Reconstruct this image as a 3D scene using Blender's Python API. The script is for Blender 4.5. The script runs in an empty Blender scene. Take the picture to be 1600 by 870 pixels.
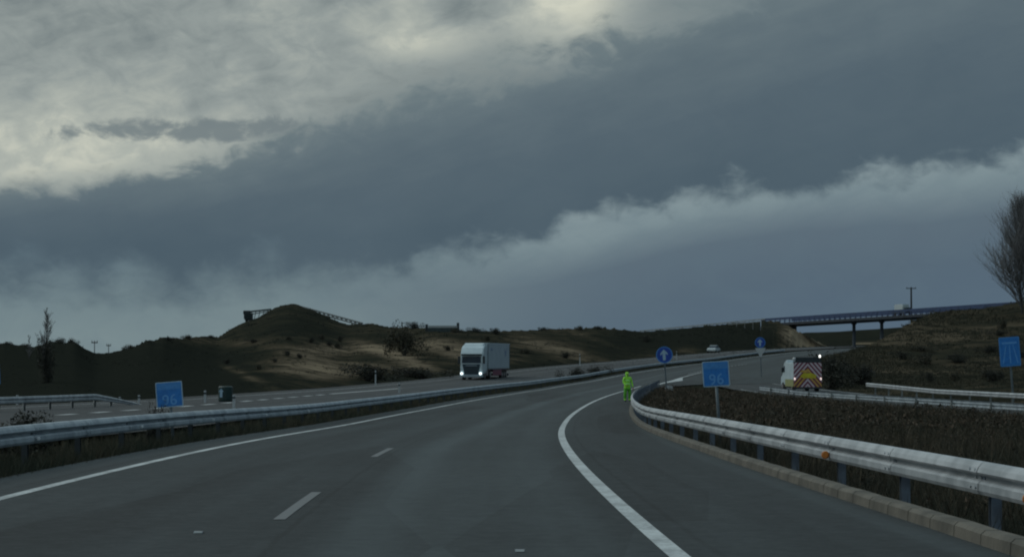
import bpy, bmesh, math, random
import numpy as np
from mathutils import Vector, Matrix
random.seed(11); RNG = np.random.default_rng(7)
scn = bpy.context.scene
C = scn.collection
R = math.radians
F = 3400.0; CH = 1.513                     # focal length in photo pixels, eye height

# ------------------------------------------------------------------ camera
cam = bpy.data.objects.new('camera', bpy.data.cameras.new('camera')); C.objects.link(cam)
cam.data.sensor_width = 36; cam.data.lens = 36*F/1600
cam.data.clip_start = 0.1; cam.data.clip_end = 9000
cam.location = (0, 0, CH); cam.rotation_euler = (R(90)+math.atan(125/F), 0, 0)
scn.camera = cam
scn.cycles.filter_width = 2.1
scn.render.resolution_x = 1024; scn.render.resolution_y = 556
scn.view_settings.view_transform = 'Standard'; scn.view_settings.look = 'None'
scn.view_settings.exposure = 0; scn.view_settings.gamma = 1; scn.view_settings.use_curve_mapping = False

# ------------------------------------------------------------------ node helper
class G:
    def __init__(s, nt): s.nt = nt; s.n = nt.nodes; s.l = nt.links
    def node(s, t, **k):
        n = s.n.new(t)
        for a, b in k.items(): setattr(n, a, b)
        return n
    def put(s, sock, v):
        if isinstance(v, bpy.types.NodeSocket): s.l.new(v, sock)
        elif v is not None:
            try: sock.default_value = v
            except Exception: sock.default_value = (v, v, v)
    def m(s, op, a, b=None, c=None, clamp=False):
        n = s.node('ShaderNodeMath', operation=op, use_clamp=clamp)
        s.put(n.inputs[0], a); s.put(n.inputs[1], b)
        if c is not None: s.put(n.inputs[2], c)
        return n.outputs[0]
    def add(s, a, b): return s.m('ADD', a, b)
    def sub(s, a, b): return s.m('SUBTRACT', a, b)
    def mul(s, a, b): return s.m('MULTIPLY', a, b)
    def step(s, v, a, b, lo=0.0, hi=1.0, t='SMOOTHSTEP'):
        n = s.node('ShaderNodeMapRange', interpolation_type=t)
        s.put(n.inputs['Value'], v); n.inputs['From Min'].default_value = a; n.inputs['From Max'].default_value = b
        n.inputs['To Min'].default_value = lo; n.inputs['To Max'].default_value = hi
        return n.outputs[0]
    def vec(s, x, y, z=0.0):
        n = s.node('ShaderNodeCombineXYZ'); s.put(n.inputs[0], x); s.put(n.inputs[1], y); s.put(n.inputs[2], z)
        return n.outputs[0]
    def noise(s, v, scale, detail=4, rough=.5, dist=0.0):
        n = s.node('ShaderNodeTexNoise')
        if v is not None: s.l.new(v, n.inputs['Vector'])
        n.inputs['Scale'].default_value = scale; n.inputs['Detail'].default_value = detail
        n.inputs['Roughness'].default_value = rough; n.inputs['Distortion'].default_value = dist
        return n.outputs['Fac']
    def mix(s, f, a, b, blend='MIX'):
        n = s.node('ShaderNodeMix', data_type='RGBA', blend_type=blend)
        s.put(n.inputs[0], f)
        for i, v in ((6, a), (7, b)):
            if isinstance(v, tuple): n.inputs[i].default_value = (*v[:3], 1)
            else: s.l.new(v, n.inputs[i])
        return n.outputs[2]
    def ramp(s, f, pts, interp='LINEAR'):
        n = s.node('ShaderNodeValToRGB'); s.put(n.inputs[0], f); cr = n.color_ramp; cr.interpolation = interp
        while len(cr.elements) < len(pts): cr.elements.new(.5)
        for e, (p, c) in zip(cr.elements, pts): e.position = p; e.color = (*c, 1)
        return n.outputs[0]
    def curve(s, f, pts):
        n = s.node('ShaderNodeFloatCurve'); cv = n.mapping.curves[0]
        while len(cv.points) < len(pts): cv.points.new(.5, .5)
        for p, (x, y) in zip(cv.points, sorted(pts)): p.location = (x, y)
        n.mapping.update(); s.put(n.inputs['Value'], f); return n.outputs[0]

def lin(r, g, b):
    f = lambda c: c/12.92 if c <= .04045 else ((c+.055)/1.055)**2.4
    return (f(r/255), f(g/255), f(b/255))

# ------------------------------------------------------------------ world: broken storm overcast
SUN_EL, SUN_AZ = R(38), R(-70)             # bright side of the sky is to the left
w = bpy.data.worlds.new('World'); scn.world = w; w.use_nodes = True
nt = w.node_tree; nt.nodes.clear(); g = G(nt)
tc = g.node('ShaderNodeTexCoord'); sx = g.node('ShaderNodeSeparateXYZ'); nt.links.new(tc.outputs['Generated'], sx.inputs[0])
dx, dy, dz = sx.outputs
az = g.m('ARCTAN2', dx, dy); el = g.m('ARCSINE', dz)
U = g.add(g.mul(az, F), 800.0)             # small-angle units: 3400 to the radian
V = g.sub(560.0, g.mul(el, F))
P0 = g.vec(g.mul(U, .001), g.mul(V, .001), 0)
Ps = g.vec(g.add(g.mul(U, .001), g.mul(V, .0009)), g.mul(g.add(V, g.mul(U, .22)), .0030), 0)   # streaky, tilted
Un = g.m('MULTIPLY_ADD', U, 1/3200, .25, clamp=True)
cvp = lambda pts: [((x+800)/3200, (y+400)/1200) for x, y in pts]
def edge(pts): return g.sub(g.mul(g.curve(Un, cvp(pts)), 1200.0), 400.0)
y1 = edge([(-800, 330), (0, 288), (150, 274), (300, 250), (450, 200), (600, 150), (750, 105), (870, 65), (1000, 35), (1200, -40), (1600, -160), (2400, -300)])
y2 = edge([(-800, 400), (0, 388), (300, 384), (600, 368), (800, 352), (900, 338), (1000, 312), (1150, 280), (1300, 262), (1450, 254), (1600, 236), (2400, 190)])
nA = g.noise(Ps, 5.0, 6, .55); nB = g.noise(P0, 9.0, 5, .55); nC = g.noise(P0, 22.0, 4, .5)
nD = g.noise(Ps, 1.8, 4, .5); nE = g.noise(P0, 4.0, 3, .5); nF = g.noise(g.vec(g.mul(U, .001), g.mul(V, .0016)), 13.0, 7, .58, .6); nG = g.noise(g.vec(g.mul(U, .001), g.mul(V, .0016)), 30.0, 5, .55, .4)
d1 = g.add(g.sub(V, y1), g.mul(g.step(U, 150, 650, .45, 1.0), g.add(g.mul(g.sub(nA, .5), 60.0), g.add(g.mul(g.sub(nF, .5), 170.0), g.add(g.mul(g.sub(nB, .5), 70.0), g.mul(g.sub(nG, .5), 70.0))))))
rightness = g.step(U, 250, 800)
soft = g.mul(rightness, 1.0)
m1a = g.step(d1, -10, 34); m1b = g.step(d1, -40, 60)
m1 = g.m('MULTIPLY_ADD', g.sub(m1b, m1a), soft, m1a)
# the lit upper deck
brightness = g.add(g.add(g.mul(g.sub(nA, .5), .55), g.mul(g.sub(nF, .5), .75)), g.add(g.mul(g.sub(nD, .5), .8), g.add(g.mul(g.sub(nB, .5), .35), g.mul(g.sub(nG, .5), .25))))
glowL = g.mul(g.step(g.sub(V, y1), -170, -30), g.step(U, 700, 150))
glowT = g.mul(g.mul(g.step(g.m('ABSOLUTE', g.sub(U, 880)), 170, 10), g.step(V, 130, 10)), .55)
glowM = g.mul(g.mul(g.step(g.m('ABSOLUTE', g.sub(U, 650)), 150, 10), g.step(g.m('ABSOLUTE', g.sub(V, 65)), 55, 5)), .35)
brightness = g.add(g.add(brightness, .34), g.add(g.mul(glowL, .42), g.add(glowT, glowM)))
deck = g.ramp(brightness, [(0.05, lin(116, 127, 129)), (.40, lin(147, 156, 154)), (.70, lin(174, 180, 172)), (1.0, lin(213, 214, 197))])
farR = g.step(U, 900, 1300)
deck = g.mix(farR, deck, g.ramp(nA, [(.3, lin(100, 116, 124)), (.7, lin(130, 143, 146))]))
# dark bank
depth = g.m('DIVIDE', g.sub(V, y1), g.m('MAXIMUM', g.sub(y2, y1), 60.0))
depth = g.add(depth, g.mul(g.sub(nA, .5), .5))
bank = g.ramp(depth, [(0.0, lin(116, 130, 133)), (.28, lin(98, 113, 120)), (.62, lin(84, 100, 110)), (1.0, lin(77, 94, 105))])
bank = g.mix(g.mul(g.sub(nF, .40), .5), bank, lin(66, 84, 98))
bank = g.mix(g.mul(g.sub(nE, .35), .35), bank, lin(104, 120, 130))
sky = g.mix(m1, deck, bank)
# stray slate streak in the bright part
e1 = g.m('DIVIDE', g.sub(U, 290.0), 190.0); e2 = g.m('DIVIDE', g.add(g.sub(V, 208.0), g.mul(g.sub(U, 290.0), .03)), 19.0)
er = g.add(g.add(g.mul(e1, e1), g.mul(e2, e2)), g.add(g.mul(g.sub(nF, .5), 3.6), g.mul(g.sub(nG, .5), 2.0)))
sky = g.mix(g.mul(g.step(er, 1.3, .2), .85), sky, lin(112, 124, 128))
# paler bank underneath with a billowed upper edge
vor = g.node('ShaderNodeTexVoronoi', feature='SMOOTH_F1'); nt.links.new(g.vec(g.add(g.mul(U, .001), g.mul(nG, .02)), g.add(g.mul(V, .0012), g.mul(nC, .03))), vor.inputs['Vector']); vor.inputs['Scale'].default_value = 12.0
vor.inputs['Smoothness'].default_value = .25
rt = g.step(U, 450, 850)
d2 = g.add(g.add(g.sub(V, y2), g.mul(g.sub(rt, .9), 22.0)), g.add(g.mul(g.sub(.42, vor.outputs['Distance']), 70.0), g.add(g.mul(g.sub(nB, .5), 70.0), g.add(g.mul(g.sub(nG, .5), 60.0), g.mul(g.sub(nC, .5), 30.0)))))
m2s = g.step(d2, -16, 40); m2w = g.step(d2, -25, 75)
rt = g.step(U, 450, 850)
m2 = g.m('MULTIPLY_ADD', g.sub(m2s, m2w), rt, m2w)
low = g.sub(V, y2)
lowL = g.ramp(g.m('DIVIDE', low, 200.0), [(0, lin(98, 117, 127)), (.25, lin(110, 128, 134)), (.7, lin(120, 137, 141)), (1, lin(118, 135, 140))])
lowR = g.ramp(g.m('DIVIDE', g.add(low, g.mul(g.sub(nA, .5), 30)), 300.0), [(0, lin(136, 152, 156)), (.14, lin(122, 139, 145)), (.33, lin(92, 108, 120)), (.55, lin(86, 103, 117)), (1, lin(82, 101, 119))])
lowc = g.mix(g.step(U, 350, 1000), lowL, lowR)
lowc = g.mix(g.mul(g.sub(nF, .42), .9), lowc, lin(94, 113, 124))
lowc = g.mix(g.mul(g.sub(nA, .42), .5), lowc, lin(92, 112, 124))
sky = g.mix(m2, sky, lowc)
# overcast overhead, brighter than the bank on the horizon, and dim below the horizon
up = g.step(el, .18, .75)
sky = g.mix(up, sky, g.mix(g.step(dx, -.8, .8), (.72, .86, .88), (.26, .36, .42)))
nish = g.node('ShaderNodeTexSky', sky_type='NISHITA', sun_disc=False); nish.sun_elevation = SUN_EL; nish.sun_rotation = SUN_AZ
thin = g.mix(1.0, nish.outputs[0], (.06, .06, .06), 'MULTIPLY')          # little clear sky gets through
bgc = g.mix(g.mul(up, .12), sky, thin)
bgc = g.mix(g.step(el, -.01, -.05), bgc, (.03, .035, .035))
bg = g.node('ShaderNodeBackground'); nt.links.new(bgc, bg.inputs[0]); bg.inputs[1].default_value = 1.0
out = g.node('ShaderNodeOutputWorld'); nt.links.new(bg.outputs[0], out.inputs[0])

sl = bpy.data.lights.new('sun', 'SUN'); sl.energy = .7; sl.angle = R(25); sl.color = (1, .96, .88)
so = bpy.data.objects.new('sun', sl); C.objects.link(so)
sd = Vector((math.sin(SUN_AZ)*math.cos(SUN_EL), math.cos(SUN_AZ)*math.cos(SUN_EL), math.sin(SUN_EL)))
so.rotation_euler = sd.to_track_quat('Z', 'Y').to_euler()

# ------------------------------------------------------------------ materials
def mat(name, col, rough=.6, metal=0.0, nscale=None, ncol=None, bump=0.0, bscale=None, detail=5, spec=.5, lo=.35, hi=.65, emit=None):
    m = bpy.data.materials.new(name); m.use_nodes = True; q = G(m.node_tree)
    b = m.node_tree.nodes['Principled BSDF']
    b.inputs['Base Color'].default_value = (*col, 1); b.inputs['Roughness'].default_value = rough
    b.inputs['Metallic'].default_value = metal; b.inputs['Specular IOR Level'].default_value = spec
    t = q.node('ShaderNodeTexCoord')
    if ncol:
        f = q.step(q.noise(t.outputs['Object'], nscale, detail, .6), lo, hi)
        q.l.new(q.mix(f, col, ncol), b.inputs['Base Color'])
    if bump:
        bn = q.node('ShaderNodeBump'); bn.inputs['Strength'].default_value = bump; bn.inputs['Distance'].default_value = .02
        q.l.new(q.noise(t.outputs['Object'], bscale or 20, 4), bn.inputs['Height']); q.l.new(bn.outputs[0], b.inputs['Normal'])
    if emit:
        b.inputs['Emission Color'].default_value = (*emit[0], 1); b.inputs['Emission Strength'].default_value = emit[1]
    return m
M = {}
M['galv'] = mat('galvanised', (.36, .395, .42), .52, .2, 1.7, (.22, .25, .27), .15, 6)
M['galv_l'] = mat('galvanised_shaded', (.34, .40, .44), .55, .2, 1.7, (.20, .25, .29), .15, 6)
M['galv_old'] = mat('galvanised_dull', (.24, .27, .28), .6, .3, 2.0, (.13, .15, .155))
M['post'] = mat('post_steel', (.13, .17, .22), .6, .2, 3.0, (.08, .10, .13))
M['kerb'] = mat('kerb_concrete', (.110, .104, .086), .9, 0, 1.6, (.062, .060, .050), .5, 14)
M['concrete'] = mat('bridge_concrete', (.10, .125, .155), .9, 0, .4, (.07, .09, .115))
M['edge'] = mat('deck_edge', (.025, .035, .05), .8, 0, 1, (.018, .025, .036))
M['navy'] = mat('navy_paint', (.02, .048, .125), .5, 0, 1.0, (.014, .034, .09))
M['amber'] = mat('amber_reflector', (.48, .17, .02), .5, 0, 60, (.34, .10, .01))
M['paleref'] = mat('white_reflector', (.6, .65, .68), .3)
M['signblue'] = mat('sign_blue', (.022, .19, .56), .35, 0, 6, (.018, .15, .46))
M['signband'] = mat('sign_blue_band', (.06, .25, .58), .35, 0, 9, (.045, .20, .50))
M['rblue'] = mat('mandatory_blue', (.010, .065, .36), .35, 0, 5, (.012, .05, .30))
M['signwhite'] = mat('sign_white', (.32, .46, .58), .4, 0, 8, (.24, .38, .50))
M['numeral'] = mat('sign_numeral', (.11, .34, .70), .4, 0, 7, (.08, .27, .60))
M['signback'] = mat('sign_back', (.15, .17, .19), .5, .5)
M['pole'] = mat('pole_steel', (.12, .155, .175), .55, .3, 4, (.08, .105, .12))
M['white'] = mat('white_paint', (.42, .52, .56), .35, 0, 1.5, (.36, .45, .50))
M['trailer'] = mat('trailer_white', (.30, .37, .42), .45, 0, .8, (.25, .32, .37))
M['trim'] = mat('dark_trim', (.018, .03, .038), .5, 0, 3, (.012, .02, .026))
M['glass'] = mat('dark_glass', (.006, .022, .040), .3, 0, 2, (.004, .014, .028), spec=.25)
M['teal'] = mat('teal_grille', (.006, .028, .045), .4, 0, 6, (.008, .03, .05))
M['black'] = mat('black_rubber', (.012, .013, .014), .8, 0, 8, (.02, .02, .02))
M['rim'] = mat('rim_metal', (.20, .19, .20), .45, .5)
M['lamp'] = mat('lit_lamp', (.9, .95, 1), .3, emit=((.85, 1, 1), 1.7))
M['beacon'] = mat('lit_beacon', (1, 1, .95), .3, emit=((1, 1, .92), 2.2))
M['tail'] = mat('lit_tail', (1, .85, .8), .3, emit=((1, .82, .78), .8))
M['beacon_off'] = mat('beacon_pale', (.35, .38, .40), .3)
M['mark'] = mat('blue_marking', (.13, .19, .30), .5)
M['hivis'] = mat('hivis_lime', (.33, .80, .06), .75, 0, 9, (.18, .52, .03), .3, 20)
M['hivis_dk'] = mat('hivis_lime_trousers', (.10, .42, .03), .8, 0, 9, (.06, .28, .02), .3, 20)
M['reflect'] = mat('reflective_tape', (.45, .95, .35), .4)
M['skin'] = mat('skin', (.35, .2, .14), .6, 0, 20, (.3, .17, .12))
M['redpurple'] = mat('chevron_red', (.17, .020, .05), .5, 0, 4, (.10, .016, .05))
M['chevpale'] = mat('chevron_pale', (.52, .46, .50), .5, 0, 4, (.44, .40, .44))
M['chevyel'] = mat('chevron_yellow', (.50, .34, .08), .5, 0, 4, (.42, .26, .06))
M['yellow'] = mat('yellow_board', (.50, .48, .02), .5, 0, 5, (.40, .34, .02))
M['olive'] = mat('yellow_skirt', (.24, .27, .11), .5, 0, 4, (.18, .2, .09))
M['green'] = mat('dark_green_plastic', (.004, .028, .028), .5, 0, 5, (.003, .02, .02))
M['pwhite'] = mat('post_white', (.40, .44, .46), .5, 0, 9, (.3, .34, .36))
M['bark'] = mat('bark', (.040, .042, .044), .9, 0, 3, (.022, .024, .026))
M['twig'] = mat('twigs', (.12, .125, .13), .9)
M['shrub'] = mat('shrub_leaves', (.020, .024, .016), .9, 0, 2.2, (.042, .038, .022))
M['shrubd'] = mat('shrub_dark', (.010, .014, .011), .9, 0, 2.2, (.022, .024, .016))
M['grass'] = mat('dry_grass', (.022, .024, .014), .9, 0, .35, (.050, .040, .024), lo=.35, hi=.65)
M['stalk'] = mat('pale_stalks', (.13, .105, .065), .9, 0, .8, (.06, .05, .03))
M['rscrub'] = mat('reddish_scrub', (.018, .019, .012), .9, 0, .9, (.056, .038, .023))
M['escrub'] = mat('olive_scrub', (.028, .030, .019), .9, 0, .12, (.048, .045, .028))
M['grassm'] = mat('median_grass', (.020, .028, .016), .9, 0, .5, (.050, .045, .026), lo=.4, hi=.7)
M['steelblue'] = mat('machine_steel', (.035, .055, .06), .6, .2, 1, (.02, .035, .04))
M['carpaint'] = mat('pale_car_paint', (.40, .46, .48), .35, 0, 3, (.34, .40, .42))
M['stud'] = mat('stud_plastic', (.60, .66, .66), .35)

def paint_mat(name, base, worn):
    m = bpy.data.materials.new(name); m.use_nodes = True; q = G(m.node_tree); b = m.node_tree.nodes['Principled BSDF']
    t = q.node('ShaderNodeTexCoord')
    f = q.step(q.add(q.mul(q.noise(t.outputs['Object'], 16, 7, .8), .65), q.mul(q.noise(t.outputs['Object'], .9, 4, .6), .35)), .42, .58)
    q.l.new(q.mix(q.mul(f, worn), base, (.09, .10, .105)), b.inputs['Base Color'])
    b.inputs['Roughness'].default_value = .6
    return m
M['line'] = paint_mat('road_paint', (.45, .50, .51), .68)
M['linew'] = paint_mat('road_paint_worn', (.08, .092, .10), .9)

def asphalt(name, lanes, base=(.026, .0345, .0375)):
    """lanes: list of (offset, width, gain) wear stripes; UV = (offset across, metres along)"""
    m = bpy.data.materials.new(name); m.use_nodes = True; q = G(m.node_tree); b = m.node_tree.nodes['Principled BSDF']
    uv = q.node('ShaderNodeUVMap', uv_map='UVMap'); s = q.node('ShaderNodeSeparateXYZ'); q.l.new(uv.outputs[0], s.inputs[0])
    u, v = s.outputs[0], s.outputs[1]
    tv = q.vec(q.mul(u, 1.0), q.mul(v, .035)); tv2 = q.vec(q.mul(u, 3.2), q.mul(v, .05))
    wob = q.mul(q.sub(q.noise(q.vec(0.0, q.mul(v, .04)), 1.0, 2), .5), .8)
    gain = q.add(q.mul(q.sub(q.noise(tv, 1.6, 4), .5), .65), q.mul(q.sub(q.noise(tv2, 1.2, 3), .5), .28))
    for off, wd, k in lanes:
        a = q.m('ABSOLUTE', q.sub(q.add(u, wob), off)); gain = q.add(gain, q.mul(q.step(a, wd, wd*.15), k))
    tc = q.node('ShaderNodeTexCoord')
    fine = q.noise(tc.outputs['Object'], 30, 4, .75); mid = q.noise(tc.outputs['Object'], 5.0, 6, .7); big = q.noise(tc.outputs['Object'], .22, 4, .6)
    gain = q.add(gain, q.add(q.mul(q.sub(fine, .5), 1.1), q.add(q.mul(q.sub(mid, .5), .55), q.mul(q.sub(big, .5), .5))))
    cell = q.node('ShaderNodeTexVoronoi', feature='F1', voronoi_dimensions='2D'); q.l.new(q.vec(q.mul(u, .28), q.mul(v, .030)), cell.inputs['Vector']); cell.inputs['Scale'].default_value = 1.0; cell.distance = 'CHEBYCHEV'
    sc_ = q.node('ShaderNodeSeparateColor'); q.l.new(cell.outputs['Color'], sc_.inputs[0])
    gain = q.add(gain, q.mul(q.step(sc_.outputs[0], .84, .86), -.22)); gain = q.add(gain, q.mul(q.step(sc_.outputs[1], .86, .88), .16))
    wj = q.mul(q.sub(q.noise(q.vec(0.0, q.mul(v, .5)), 1.0, 3), .5), .10)
    for off in (3.72, 7.35, -.4): gain = q.add(gain, q.mul(q.step(q.m('ABSOLUTE', q.sub(q.add(u, wj), off)), .045, .015), -.20))
    ck = q.node('ShaderNodeTexVoronoi', feature='DISTANCE_TO_EDGE', voronoi_dimensions='2D'); q.l.new(q.vec(q.add(q.mul(u, .55), q.mul(mid, .5)), q.add(q.mul(v, .16), q.mul(big, .6))), ck.inputs['Vector']); ck.inputs['Scale'].default_value = 1.0
    gain = q.add(gain, q.mul(q.mul(q.step(ck.outputs['Distance'], .012, .003), q.step(big, .50, .60)), -.45))
    gain = q.m('MAXIMUM', q.add(gain, 1.0), .25)
    vm = q.node('ShaderNodeVectorMath', operation='SCALE'); vm.inputs[0].default_value = base; q.l.new(gain, vm.inputs['Scale'])
    q.l.new(vm.outputs[0], b.inputs['Base Color'])
    q.l.new(q.step(q.add(mid, q.mul(gain, .2)), .4, 1.0, .95, .82), b.inputs['Roughness'])
    b.inputs['Specular IOR Level'].default_value = .30
    bn = q.node('ShaderNodeBump'); bn.inputs['Strength'].default_value = .5; bn.inputs['Distance'].default_value = .006
    q.l.new(q.noise(tc.outputs['Object'], 90, 3), bn.inputs['Height']); q.l.new(bn.outputs[0], b.inputs['Normal'])
    return m
M['asphalt'] = asphalt('asphalt', [(4.5, .6, .55), (6.3, .6, .22), (5.4, 1.6, .18), (2.7, .6, .16), (1.7, 1.5, -.14), (.8, .4, .10), (8.6, 1.6, -.20), (9.35, .25, .35), (-1.0, .2, .3), (-.7, .5, .15)])
M['asphalt2'] = asphalt('asphalt_opposite', [(-7.3, .6, .1), (-11, .7, .12)], (.034, .039, .042))
M['asphalt3'] = asphalt('asphalt_ramp', [(-1.2, .5, .15), (1.2, .5, .15)], (.030, .035, .038))

mt = bpy.data.materials.new('ground_soil'); mt.use_nodes = True; q = G(mt.node_tree); b = mt.node_tree.nodes['Principled BSDF']
at = q.node('ShaderNodeAttribute', attribute_name='soil'); tcg = q.node('ShaderNodeTexCoord')
n1 = q.noise(tcg.outputs['Object'], .09, 6, .6); n2 = q.noise(tcg.outputs['Object'], .7, 5, .65); n3 = q.noise(tcg.outputs['Object'], .02, 3, .5)
f = q.add(at.outputs['Fac'], q.add(q.mul(q.sub(n1, .5), .9), q.add(q.mul(q.sub(n2, .5), .55), q.mul(q.sub(n3, .5), .4))))
gu = q.noise(tcg.outputs['Object'], .06, 5, .6, 1.2); f = q.sub(f, q.mul(q.step(q.m('ABSOLUTE', q.sub(gu, .5)), .022, .004), .30))
gv_ = q.noise(tcg.outputs['Object'], .22, 4, .6, .8); f = q.sub(f, q.mul(q.step(gv_, .56, .62), .22))
cr = q.ramp(f, [(0.0, (.0165, .0190, .0155)), (.20, (.026, .027, .020)), (.38, (.048, .042, .030)), (.60, (.108, .090, .065)), (1.0, (.22, .18, .125))])
q.l.new(cr, b.inputs['Base Color']); b.inputs['Roughness'].default_value = 1; b.inputs['Specular IOR Level'].default_value = 0
bn = q.node('ShaderNodeBump'); bn.inputs['Strength'].default_value = .8; bn.inputs['Distance'].default_value = .35
q.l.new(q.noise(tcg.outputs['Object'], .8, 6, .65), bn.inputs['Height']); q.l.new(bn.outputs[0], b.inputs['Normal'])
M['soil'] = mt

# ------------------------------------------------------------------ mesh helpers
class MB:
    def __init__(s): s.v = []; s.f = []; s.uv = []; s.mi = []
    def add(s, vs, fs, mi=0):
        k = len(s.v); s.v += [tuple(a) for a in vs]; s.f += [tuple(i+k for i in f) for f in fs]; s.mi += [mi]*len(fs)
    def box(s, x0, x1, y0, y1, z0, z1, mi=0, T=None):
        vs = [Vector((x, y, z)) for z in (z0, z1) for y in (y0, y1) for x in (x0, x1)]
        if T is not None: vs = [T @ a for a in vs]
        s.add(vs, [(0, 2, 3, 1), (4, 5, 7, 6), (0, 1, 5, 4), (1, 3, 7, 5), (3, 2, 6, 7), (2, 0, 4, 6)], mi)
    def prism(s, prof, x0, x1, mi=0, inset=None):
        """side profile (y,z) extruded along x; inset narrows the far-from-centre edges"""
        n = len(prof); vs = [(x0, y, z) for y, z in prof]+[(x1, y, z) for y, z in prof]
        fs = [tuple(range(n)), tuple(range(2*n-1, n-1, -1))]+[(i, i+n, (i+1) % n+n, (i+1) % n) for i in range(n)]
        s.add(vs, fs, mi)
    def tube(s, pts, rad, n=6, mi=0, cap=True):
        rings = []; k0 = len(s.v)
        for i, p in enumerate(pts):
            p = Vector(p); a = Vector(pts[max(i-1, 0)]); c = Vector(pts[min(i+1, len(pts)-1)]); d = (c-a)
            d = d.normalized() if d.length > 1e-9 else Vector((0, 0, 1))
            u = d.orthogonal().normalized() if i == 0 else (rings[-1]-rings[-1].dot(d)*d).normalized()
            rings.append(u); v = d.cross(u); r = rad[i] if isinstance(rad, (list, tuple)) else rad
            for j in range(n):
                t = 2*math.pi*j/n; s.v.append(tuple(p+u*math.cos(t)*r+v*math.sin(t)*r))
        for i in range(len(pts)-1):
            for j in range(n):
                a = k0+i*n+j; c = k0+i*n+(j+1) % n; s.f.append((a, c, c+n, a+n)); s.mi.append(mi)
        if cap:
            s.f.append(tuple(k0+j for j in range(n))[::-1]); s.f.append(tuple(k0+(len(pts)-1)*n+j for j in range(n))); s.mi += [mi, mi]
    def disc(s, c, r, n=32, th=.02, mi=0, r0=0.0):
        """upright disc facing -y, centre c"""
        x, y, z = c; ring = lambda rr, yy: [(x+rr*math.cos(2*math.pi*i/n), yy, z+rr*math.sin(2*math.pi*i/n)) for i in range(n)]
        if r0 == 0:
            s.add(ring(r, y-th)+ring(r, y), [tuple(range(n)), tuple(range(2*n-1, n-1, -1))]+[(i, i+n, (i+1) % n+n, (i+1) % n) for i in range(n)], mi)
        else:
            s.add(ring(r, y-th)+ring(r0, y-th)+ring(r, y)+ring(r0, y), [(i, (i+1) % n, n+(i+1) % n, n+i) for i in range(n)]+[(i, 2*n+i, 2*n+(i+1) % n, (i+1) % n) for i in range(n)]+[(2*n+i, 3*n+i, 3*n+(i+1) % n, 2*n+(i+1) % n) for i in range(n)], mi)
    def wheel(s, x, y, z, r, wd, n=20, mi=0):
        for sgn in (1,):
            ring = lambda rr, xx: [(xx, y+rr*math.cos(2*math.pi*i/n), z+rr*math.sin(2*math.pi*i/n)) for i in range(n)]
            s.add(ring(r*.93, x-wd/2)+ring(r, x-wd*.35)+ring(r, x+wd*.35)+ring(r*.93, x+wd/2),
                  [tuple(range(n)), tuple(range(4*n-1, 3*n-1, -1))]+[(k*n+i, (k+1)*n+i, (k+1)*n+(i+1) % n, k*n+(i+1) % n) for k in range(3) for i in range(n)], mi)
    def build(s, name, ms, parent=None, smooth=False, bevel=0.0):
        me = bpy.data.meshes.new(name); me.from_pydata(s.v, [], s.f)
        for m_ in (ms if isinstance(ms, (list, tuple)) else [ms]): me.materials.append(m_)
        if any(s.mi): me.polygons.foreach_set('material_index', s.mi)
        if s.uv:
            lay = me.uv_layers.new(name='UVMap'); uv = np.array(s.uv, dtype=np.float32)
            li = np.empty(len(me.loops), dtype=np.int32); me.loops.foreach_get('vertex_index', li)
            lay.data.foreach_set('uv', uv[li].ravel())
        if bevel:
            bm = bmesh.new(); bm.from_mesh(me); bmesh.ops.remove_doubles(bm, verts=bm.verts, dist=1e-5)
            bmesh.ops.recalc_face_normals(bm, faces=bm.faces)
            bmesh.ops.bevel(bm, geom=[e for e in bm.edges if e.calc_face_angle(0) > .5], offset=bevel, segments=2, affect='EDGES', clamp_overlap=True)
            bm.to_mesh(me); bm.free()
        elif len(me.polygons) < 4000 and not s.uv:
            bm = bmesh.new(); bm.from_mesh(me); bmesh.ops.recalc_face_normals(bm, faces=bm.faces); bm.to_mesh(me); bm.free()
        if smooth: me.polygons.foreach_set('use_smooth', [True]*len(me.polygons))
        me.update(); o = bpy.data.objects.new(name, me); C.objects.link(o)
        if parent is not None: o.parent = parent
        return o
def tag(o, label=None, cat=None, group=None, kind=None):
    for k, v in (('label', label), ('category', cat), ('group', group), ('kind', kind)):
        if v: o[k] = v
    return o
def empty(name, loc, rz=0.0, label=None, cat=None, group=None, ry=0.0):
    o = bpy.data.objects.new(name, None); C.objects.link(o); o.location = loc; o.rotation_euler = (0, ry, rz); o.empty_display_size = .3
    return tag(o, label, cat, group)
def kids(o): return [x for x in C.objects if x.parent == o]
def copy_tree(o, parent=None):
    c = o.copy(); C.objects.link(c); c.parent = parent
    for ch in kids(o): copy_tree(ch, c)
    return c
def sname(name, mb, m_, **k): return tag(mb.build(name, m_, **k), kind='structure')

# ------------------------------------------------------------------ road alignment (plan curve s -> x, y, z, heading)
KS = [0, 60, 120, 180, 240, 320, 420, 520]
KV = [1/723., 1/996., 1/1663., 1/2187., 1/1185., 1/959., 1/1043., 1/1038.]
ZS = [10, 25, 45, 70, 100, 140, 180, 230, 290, 360, 440, 520]
ZV = [.007, -.078, -.275, -.633, -.821, -.922, -1.0, -.831, -.04, .95, 2.9, 4.3]
s_ = np.arange(0, 660, 1.0)
k_ = np.interp(s_, KS, KV); th_ = -0.0464593+np.concatenate([[0], np.cumsum(k_[:-1])])
X_ = -5.08913+np.concatenate([[0], np.cumsum(np.sin(th_[:-1]))]); Y_ = np.concatenate([[0], np.cumsum(np.cos(th_[:-1]))])
Z_ = np.interp(s_, ZS, ZV)
Z_ = Z_+np.where(s_ > 520, (s_-520)*.012, 0)
ker = np.hanning(31); ker /= ker.sum(); Zp = np.concatenate([np.full(15, Z_[0]), Z_, Z_[-1]+np.arange(1, 16)*.012]); Z_ = np.convolve(Zp, ker, 'valid')
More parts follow.
